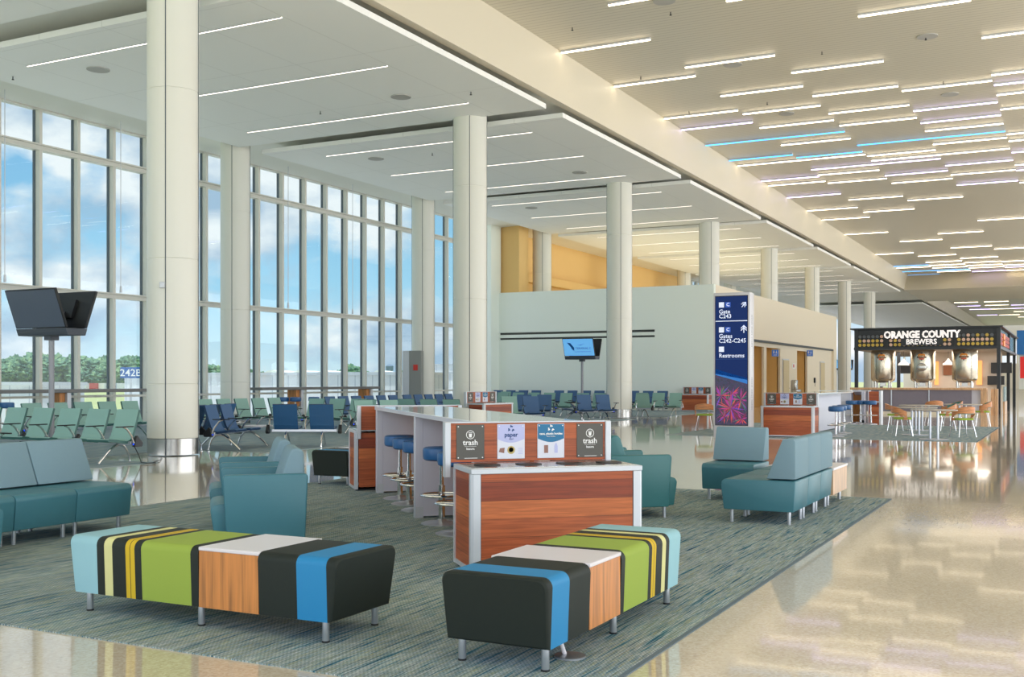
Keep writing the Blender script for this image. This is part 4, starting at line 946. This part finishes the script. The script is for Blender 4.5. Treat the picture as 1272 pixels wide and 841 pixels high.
# tanks
def make_tank(label, door):
    t = thing('brewing_tank', label, 'tank', (0, 0, 0), 0, 'steel brewing tanks')
    m = MB(); m.lathe([(.05, 1.36), (.35, 1.39), (.50, 1.48), (.535, 1.56), (.535, 2.80), (.50, 2.88), (.3, 2.93), (.05, 2.94)], 0, 0, 36); obj('vessel', m, tank, t)
    for a in (45, 135, 225, 315): m = MB(); m.tube([(.42 * math.cos(R(a)), .42 * math.sin(R(a)), 1.62), (.42 * math.cos(R(a)), .42 * math.sin(R(a)), .9)], .045, 10); obj('leg', m, steel, t)
    obj('leg_frame', MB().box(-.33, .33, -.33, -.28, 1.2, 1.24).box(-.33, .33, .28, .33, 1.2, 1.24).box(-.12, .12, -.12, .12, 1.2, 1.5), steel, t)
    m = MB(); n = 20
    if door:
        vs = [(.17 * .0 + .2 * math.cos(2 * PI * k / n), -.54 - d, 2.08 + .16 * math.sin(2 * PI * k / n)) for d in (0, .05) for k in range(n)] + [(0, -.64, 2.08)]
        m.add(vs, [(k, (k + 1) % n, n + (k + 1) % n, n + k) for k in range(n)] + [(n + k, n + (k + 1) % n, 2 * n) for k in range(n)], 0, True); m.box(.2, .30, -.56, -.5, 2.05, 2.11); m.tube([(.21 * math.cos(2 * PI * k / 24), -.545, 2.08 + .17 * math.sin(2 * PI * k / 24)) for k in range(24)], .018, 8, 1, close=True); obj('manway_door', m, [steel, alum], t)
    m = MB(); em = [mat('logo orange', (226, 138, 40), .5), mat('logo dark', (40, 52, 70), .5), mat('logo red', (206, 80, 50), .5)]
    def curved(x0, x1, z0, z1, mi, off=.004):
        q = 6; r_ = .535 + off; vs = []
        for k in range(q + 1):
            x = x0 + (x1 - x0) * k / q; yy = -math.sqrt(r_ * r_ - x * x); vs += [(x, yy, z0), (x, yy, z1)]
        m.add(vs, [(2 * k, 2 * k + 2, 2 * k + 3, 2 * k + 1) for k in range(q)], mi)
    curved(-.10, .10, 2.60, 2.68, 0); curved(-.05, .05, 2.68, 2.74, 1); curved(-.15, -.1, 2.56, 2.66, 0); curved(.1, .15, 2.56, 2.66, 0); curved(-.2, .2, 2.49, 2.56, 1); curved(-.11, .11, 2.42, 2.48, 2); curved(-.03, .03, 2.37, 2.42, 1)
    curved(-.15, .15, 2.515, 2.535, 0, .006)
    obj('emblem', m, em, t)
    obj('plinth', MB().box(-.4, .4, -.4, .4, 0, .9), MATS['bar panel grey'], t)
    return t
def kpos(px, Y):
    tt = (px - CX) / F; return Y * (fwd[0] + tt * rgt[0]) / (fwd[1] + tt * rgt[1])
tk = make_tank('brewing tank with round emblem, left of the three', False); YT = 52.6
tk.location = (kpos(1097, YT), YT, 0); dup(tk, (kpos(1198.5, YT), YT, 0), 0, 'brewing tank with round emblem, right of the three')
tk2 = make_tank('brewing tank with an oval hatch, middle of the three', True); tk2.location = (kpos(1146.5, YT), YT, 0)
la = bpy.data.lights.new('kiosk_fill', 'AREA'); la.shape = 'RECTANGLE'; la.size = 5; la.size_y = 4; la.energy = 260; la.color = (1, .9, .8)  # added broad area lamp that brightens the kiosk interior
lo = bpy.data.objects.new('kiosk_fill', la); C.objects.link(lo); lo.location = (KX0 + 3, KY0 + 3.2, 2.84)
# kiosk interior details
YB = KY0 + 6.85
def flat(name, px0, px1, py0, py1, mt, lab, cat, dpt=.06):
    x0, x1 = kpos(px0, YB), kpos(px1, YB); d = YB * fwd[1] + x0 * fwd[0] + 0; d = x0 * fwd[0] + YB * fwd[1]; z0, z1 = EYE + (HY - py1) * d / F, EYE + (HY - py0) * d / F
    o = obj(name, MB().box(0, x1 - x0, -dpt, 0, 0, z1 - z0), mt, loc=(x0, YB, z0)); return tag(o, lab, cat)
flat('wall_screen', 1114, 1131, 452, 464, blackp, 'black screen on the kiosk wall between the left and middle tanks', 'screen')
flat('wall_screen', 1231, 1257, 450.5, 463.5, blackp, 'black screen on the kiosk wall right of the tanks', 'screen')
flat('menu_board', 1172, 1183, 449, 466, mat('menu wood', (140, 84, 50), .6), 'brown framed menu board between middle and right tanks', 'menu board')
flat('oven', 1227, 1248, 467, 478, blackp, 'black oven below the right kiosk screen', 'oven', .3)
glow = mat('warm shelf light', (240, 160, 90), .5, emit=.9)
flat('lit_shelf', 1161, 1166, 449, 478, glow, 'orange lit shelf niche right of the middle tank', 'shelf')
flat('lit_shelf', 1213, 1220, 448, 478, glow, 'orange lit shelf niche right of the right tank', 'shelf')
def pendant(px, lab):
    YP = KY0 + 3; x = kpos(px, YP); t = thing('pendant_lamp', lab, 'pendant lamp', (x, YP, 2.2), 0, 'white pendant lamps in the kiosk')
    obj('shade', MB().lathe([(.26, 0), (.24, .06), (.12, .16), (.05, .24), (.04, .3)], 0, 0, 24, cap=False).lathe([(.25, .005), (.0, .2)], 0, 0, 24, cap=False), mat('white enamel', (240, 232, 224), .3), t); obj('cord', MB().tube([(0, 0, .29), (0, 0, .66)], .008, 6), blackp, t)
pendant(1122.5, 'white pendant lamp between the left and middle tanks'); pendant(1178, 'white pendant lamp between the middle and right tanks')
# right side far blue and red shop signs
tag(obj('shop_fascia', MB().box(0, 5, 0, 3, 3.1, 4.6).box(0, 5, 3.0, 3.1, .9, 3.1, 1), [mat('shop blue', (20, 96, 160), .4, emit=.2), wallm], loc=(-3.0, 75, 0)), 'blue shop fascia at the right edge behind the kiosk', 'shop front')
tag(obj('shop_sign', MB().box(0, 3, 0, .1, 1.6, 2.9), mat('shop red', (206, 40, 40), .4, emit=.3), loc=(-2.7, 72, 0)), 'red shop sign board at the right edge', 'sign')

# ------------------------------------------------------------------ restroom signs, misc on the corridor wall
def blade(px, z, lab, m_, w=.55, h=.6):
    tt = (px - CX) / F; Y = (XR + w / 2) * (fwd[1] + tt * rgt[1]) / (fwd[0] + tt * rgt[0])
    o = obj('blade_sign', MB().box(0, w, 0, .06, 0, h).box(.03, w - .03, -.004, -.0005, .03, h - .03, 1), [alumw, m_], loc=(XR, Y, z)); return tag(o, lab, 'sign', 'restroom blade signs')
sb = mat('restroom blue', (30, 110, 210), .4, emit=.3)
bs1 = blade(963, 2.85, 'blue restroom sign on the corridor wall, the nearer one', sb, .42, .42); bs2 = blade(1006, 3.05, 'blue restroom sign on the corridor wall, the farther one', sb, .42, .42)
for o in (bs1, bs2):
    obj('pictogram', MB().prism([(.09, .18), (.17, .18), (.17, .3), (.15, .36), (.11, .36), (.09, .3)], -.007, -.005, 'y'), ink, o); obj('pictogram', MB().prism([(.22, .18), (.34, .18), (.3, .28), (.3, .35), (.26, .35), (.26, .28)], -.007, -.005, 'y'), ink, o); obj('caption', MB().box(.1, .32, -.007, -.005, .08, .12), ink, o)
tag(obj('notice', MB().box(0, .02, 0, .9, 0, .35).box(.0201, .022, .2, .5, .08, .28, 1), [ink, mat('notice red', (200, 40, 40), .5)], loc=(XR + .005, 68.4, 2.2)), 'small white and red notice beside the corridor opening', 'notice')
tag(obj('drinking_fountain', MB().box(0, .3, 0, .5, .9, 1.5, bev=.03).box(0, .4, .0, 1., .75, .9, bev=.02), steel, loc=(XR + .005, 68.2, 0)), 'steel drinking fountain on the corridor wall', 'fountain')
tag(obj('wall_phone', MB().box(0, .1, 0, .25, 0, .35, bev=.02).tube([(.05, .1, 0), (.07, .1, -.2), (.06, .2, -.25), (.05, .2, 0)], .008, 6), blackp, loc=(XR + .005, 74.8, 1.3)), 'black wall phone between the corridor doors', 'phone')

# ------------------------------------------------------------------ window counters, stools, gate kiosk, cables, floor outlet
brownl = mat('window counter laminate', (112, 112, 112), .4)
def wcounter(y0, y1, lab):
    t = thing('window_counter', lab, 'counter', (-26.2, y0, .008), 0, 'grey stand-up counters along the window'); L_ = y1 - y0
    obj('counter_top', MB().box(-.35, .35, 0, L_, 1.12, 1.22, bev=.01, seg=1), brownl, t)
    for y in ((L_ - 3.4,) if L_ > 9 else (2.3, L_ - .6)):
        obj('leg', MB().box(-.3, .3, y, y + .14, 0, 1.119), alumw, t); obj('wood_panel', MB().box(-.2, .22, y - .2, y - .01, .5, 1.119), orangewood, t)
wcounter(15.0, 25.6, 'grey stand-up counter along the window, left of the near column'); wcounter(30.7, 38.2, 'grey stand-up counter along the window, middle of the picture')
for i, (px, d) in enumerate(((8, 29.), (352, 38.), (367, 38.), (390, 38.5))):
    u = (px - CX) / F * d; x = d * fwd[0] + u * rgt[0]; y = d * fwd[1] + u * rgt[1]
    dup(sl, (x, y, .008), 0, 'distant blue stool at the window counter, %s from the left' % ordn[i], 'stools at the window counter').scale = (1, 1, 1.12)
t = thing('gate_podium', 'tall grey gate panel with red alarm plate beside the window column', 'panel', (-25.3, 39.6, .008), R(10))
obj('body', MB().box(0, .55, 0, .3, 0, 2.75, bev=.01, seg=1), mat('podium grey', (140, 142, 140), .4), t); obj('side', MB().box(-.3, -.001, .0, .3, 0, 2.75), alumw, t); obj('alarm_plate', MB().box(.2, .4, -.02, -.001, 1.9, 2.15), mat('alarm red', (200, 50, 40), .4), t)
for i, px in enumerate((6, 150, 358, 438)):
    d = F * 0; tt = (px - CX) / F; X_ = WX + .9; dd = X_ / (fwd[0] + tt * rgt[0]); Yc = dd * (fwd[1] + tt * rgt[1])
    o = obj('hanging_rod', MB().tube([(0, 0, 4.4), (0, 0, 9.7)], .012, 6).lathe([(.04, 4.25), (.03, 4.45)], 0, 0, 10), alumw, loc=(X_, Yc, 0)); tag(o, 'thin vertical rod hanging before the window, %s from the left' % ordn[i], 'rod', 'thin rods before the windows')
x, y = onz(708, 818, 0)
t = thing('floor_outlet', 'round metal floor outlet cover under the right striped bench', 'floor outlet', (x, y, .008)); obj('cover', MB().lathe([(.085, 0), (.085, .01), (.07, .014)], 0, 0, 28), alum, t); obj('plug', MB().tube([(-.03, 0, .012), (-.06, 0, .09)], .012, 8), B_wh, t)
# cable from gate seats to the near column outlet
tag(obj('power_cable', MB().tube([(-14.95, 14.25, .36), (-14.86, 14.3, .15), (-14.8, 14.3, .022), (-14.6, 14.25, .02), (-14.55, 14.4, .02), (-14.75, 14.55, .02), (-14.95, 14.9, .02), (-15.6, 15.6, .02)], .008, 6), blackp), 'thin black cable on the floor by the near column', 'cable')
a = R(-70)
tag(obj('outlet_box', MB().box(-.05, .05, -.03, .03, 0, .12, bev=.008), alumw, loc=(-15.98 + .52 * math.cos(a), 16.3 + .52 * math.sin(a), 3.3), rot=(0, 0, a + PI / 2)), 'small white box high on the near column', 'box')

# ------------------------------------------------------------------ outdoors
GZ = -4.6
grass = mat('airfield grass', (170, 178, 128), .95, var=.12, vscale=.02); apron = mat('apron concrete', (208, 208, 204), .8, var=.05, vscale=.05)
m = MB(); m.box(-2500, 1500, -1500, 3500, GZ - .5, GZ - .02); struct('ground', m, grass)
m = MB(); m.box(-75, WX - .3, 30, 320, GZ - .02, GZ); m.box(-44, WX - .3, -80, 30, GZ - .02, GZ); m.box(17, 200, -80, 320, GZ - .02, GZ); m.prism([(-75, 20), (-75, 28), (-260, 60), (-700, 60), (-700, 52), (-260, 50)], GZ - .02, GZ + .001, 'z'); struct('ground_apron', m, apron)
def at_d(px, d):
    u = (px - CX) / F * d; return d * fwd[0] + u * rgt[0], d * fwd[1] + u * rgt[1]
def blob(seed, nb):
    rn = random.Random(seed); m = MB()
    for k in range(nb):
        bm = bmesh.new(); bmesh.ops.create_icosphere(bm, subdivisions=4, radius=1)
        sx, sz = rn.uniform(2.6, 4.4), rn.uniform(2.2, 3.6); ox, oy, oz = rn.uniform(-3, 3), rn.uniform(-3, 3), rn.uniform(3.6, 9.5)
        ph = [rn.uniform(0, 6) for _ in range(6)]
        for v in bm.verts:
            c = v.co; q = 1 + .14 * math.sin(5 * c.x + ph[0]) * math.sin(5 * c.y + ph[1]) + .10 * math.sin(11 * c.z + ph[2] + 4 * c.x) + rn.uniform(-.16, .16); v.co = Vector((c.x * sx * q + ox, c.y * sx * q + oy, c.z * sz * q + oz))
        m.bm(bm, 0, False)
    return m.mesh('crown', leafm)
crowns = [blob(i, 9) for i in range(5)]
trunk = MB().tube([(0, 0, 0), (.1, 0, 2.5), (-.2, .1, 6)], [.4, .32, .2], 8).mesh('trunk', barkm)
def tree(px, d, sc, i, lab):
    x, y = at_d(px, d); t = thing('tree', lab, 'tree', (x, y, GZ), i * 1.3, 'trees along the airfield'); t.scale = (sc * 1.1, sc * 1.1, sc)
    obj('crown', crowns[i % 5], None, t); obj('trunk', trunk, None, t)
k = 0
for row, (d, h) in enumerate(((360, 1.0), (330, .85))):
    for px in range(-20, 340, 22):
        sc = h * rnd.uniform(.8, 1.15) * (1.1 if px < 190 else .72)
        k += 1; tree(px + rnd.uniform(-5, 5), 2.1 * (d + rnd.uniform(-10, 10)), sc * 1.62, k, 'distant green tree on the treeline beyond the airfield, left part')
for px in range(300, 640, 19):
    k += 1; tree(px + rnd.uniform(-5, 5), 420 + rnd.uniform(-12, 12), rnd.uniform(.62, .98) * .98, k, 'distant green tree on the low treeline behind the jet bridges')
# far containers / vehicles
for i, px in enumerate(range(-5, 150, 11)):
    x, y = at_d(px, 640); c = rnd.choice([(214, 214, 210), (70, 110, 160), (176, 70, 70), (200, 204, 208), (120, 140, 170)])
    o = obj('cargo_container', MB().box(-3.4, 3.4, -1.6, 1.6, 0, 4.2, bev=.05, seg=1), mat('cargo %s' % str(c), c, .6), loc=(x, y, GZ)); o.rotation_euler = (0, 0, rnd.uniform(-.3, .3)); tag(o, 'small parked container in the row below the trees, %s from the left' % ordw(i), 'container', 'parked containers by the trees')
# jet bridges: white corrugated corridors outside the windows
jb = lined_mat('jet bridge wall', (226, 228, 232), (188, 194, 204), sx=1.1, sy=1.1, width=.06)
def jetbridge(x0, x1, y0, y1, z0, z1, lab, rot=0):
    t = thing('jet_bridge', lab, 'jet bridge', ((x0 + x1) / 2, (y0 + y1) / 2, GZ), R(rot), 'white jet bridges outside'); hx, hy = (x1 - x0) / 2, (y1 - y0) / 2
    obj('cabin', MB().box(-hx, hx, -hy, hy, z0 - GZ, z1 - GZ), jb, t); obj('roof_edge', MB().box(-hx - .1, hx + .1, -hy - .1, hy + .1, z1 - GZ, z1 - GZ + .15), alumw, t)
    for s in (-.6, .6): obj('support', MB().box(hx * s - .3, hx * s + .3, -.4, .4, 0, z0 - GZ), alumw, t)
    return t
jetbridge(-50, -30, 47, 50.5, -2.2, 1.75, 'long white jet bridge outside the middle windows, nearer one', 0)
jetbridge(-75, -34, 74, 78, -2.0, 2.0, 'white jet bridge outside farther back', 0)
jetbridge(-60, -34, 96, 190, -4.0, 3.0, 'long white terminal wing outside the far windows', 0)
jetbridge(-46, -41.2, 32.9, 36.2, -3.4, 1.25, 'white jet bridge head outside, under the blue 242B sign', 8)
x, y = at_d(162.5, 48)
t = thing('gate_number_sign', 'blue sign reading 242B outside the left window', 'sign', (x, y, 1.3), R(40)); t.scale = (.8, .8, .8); obj('board', MB().box(-.55, .55, -.05, .05, .35, .95), mat('gate sign blue', (34, 96, 170), .4), t); obj('post', MB().box(-.06, .06, -.04, .04, -3, .35), alumw, t)
text('lettering', '242B', .55, t, (0, -.055, .63), rt, ink, ext=.003, bold=.005)
for i, (px, w) in enumerate(((350, 16), (383, 14), (412, 13), (478, 14))):
    x, y = at_d(px, 190); n = 12; hw = w * 190 / F * 1.0
    pr = [(hw * math.cos(PI * k / n), 3.4 * math.sin(PI * k / n) * .75 + 5.2) for k in range(n + 1)] + [(-hw, 0), (hw, 0)]
    o = obj('hangar', MB().prism(pr, -8, 8, 'y'), mat('hangar white', (232, 234, 236), .6), loc=(x, y, GZ), rot=(0, 0, PH)); tag(o, 'small white arched hangar roof beyond the jet bridge, %s from the left' % ordn[i], 'hangar', 'white hangars in the distance')
x, y = at_d(484, 400); o = obj('control_tower', MB().lathe([(.5, 0), (.5, 9), (1.3, 9.6), (1.4, 11.2), (.5, 11.8)], 0, 0, 12), mat('tower blue grey', (110, 130, 150), .6), loc=(x, y, GZ)); tag(o, 'tiny control tower above the treeline', 'tower')

# far end wall of the concourse with tall windows
m = MB(); m.box(WX, 16, 212, 212.4, 0, 4.4); m.box(WX, 16, 212, 212.4, 8.5, 11.2)
for i in range(12): m.box(WX + i * 3.8, WX + i * 3.8 + .3, 212, 212.4, 4.4, 8.5)
struct('wall_end', m, corrm)
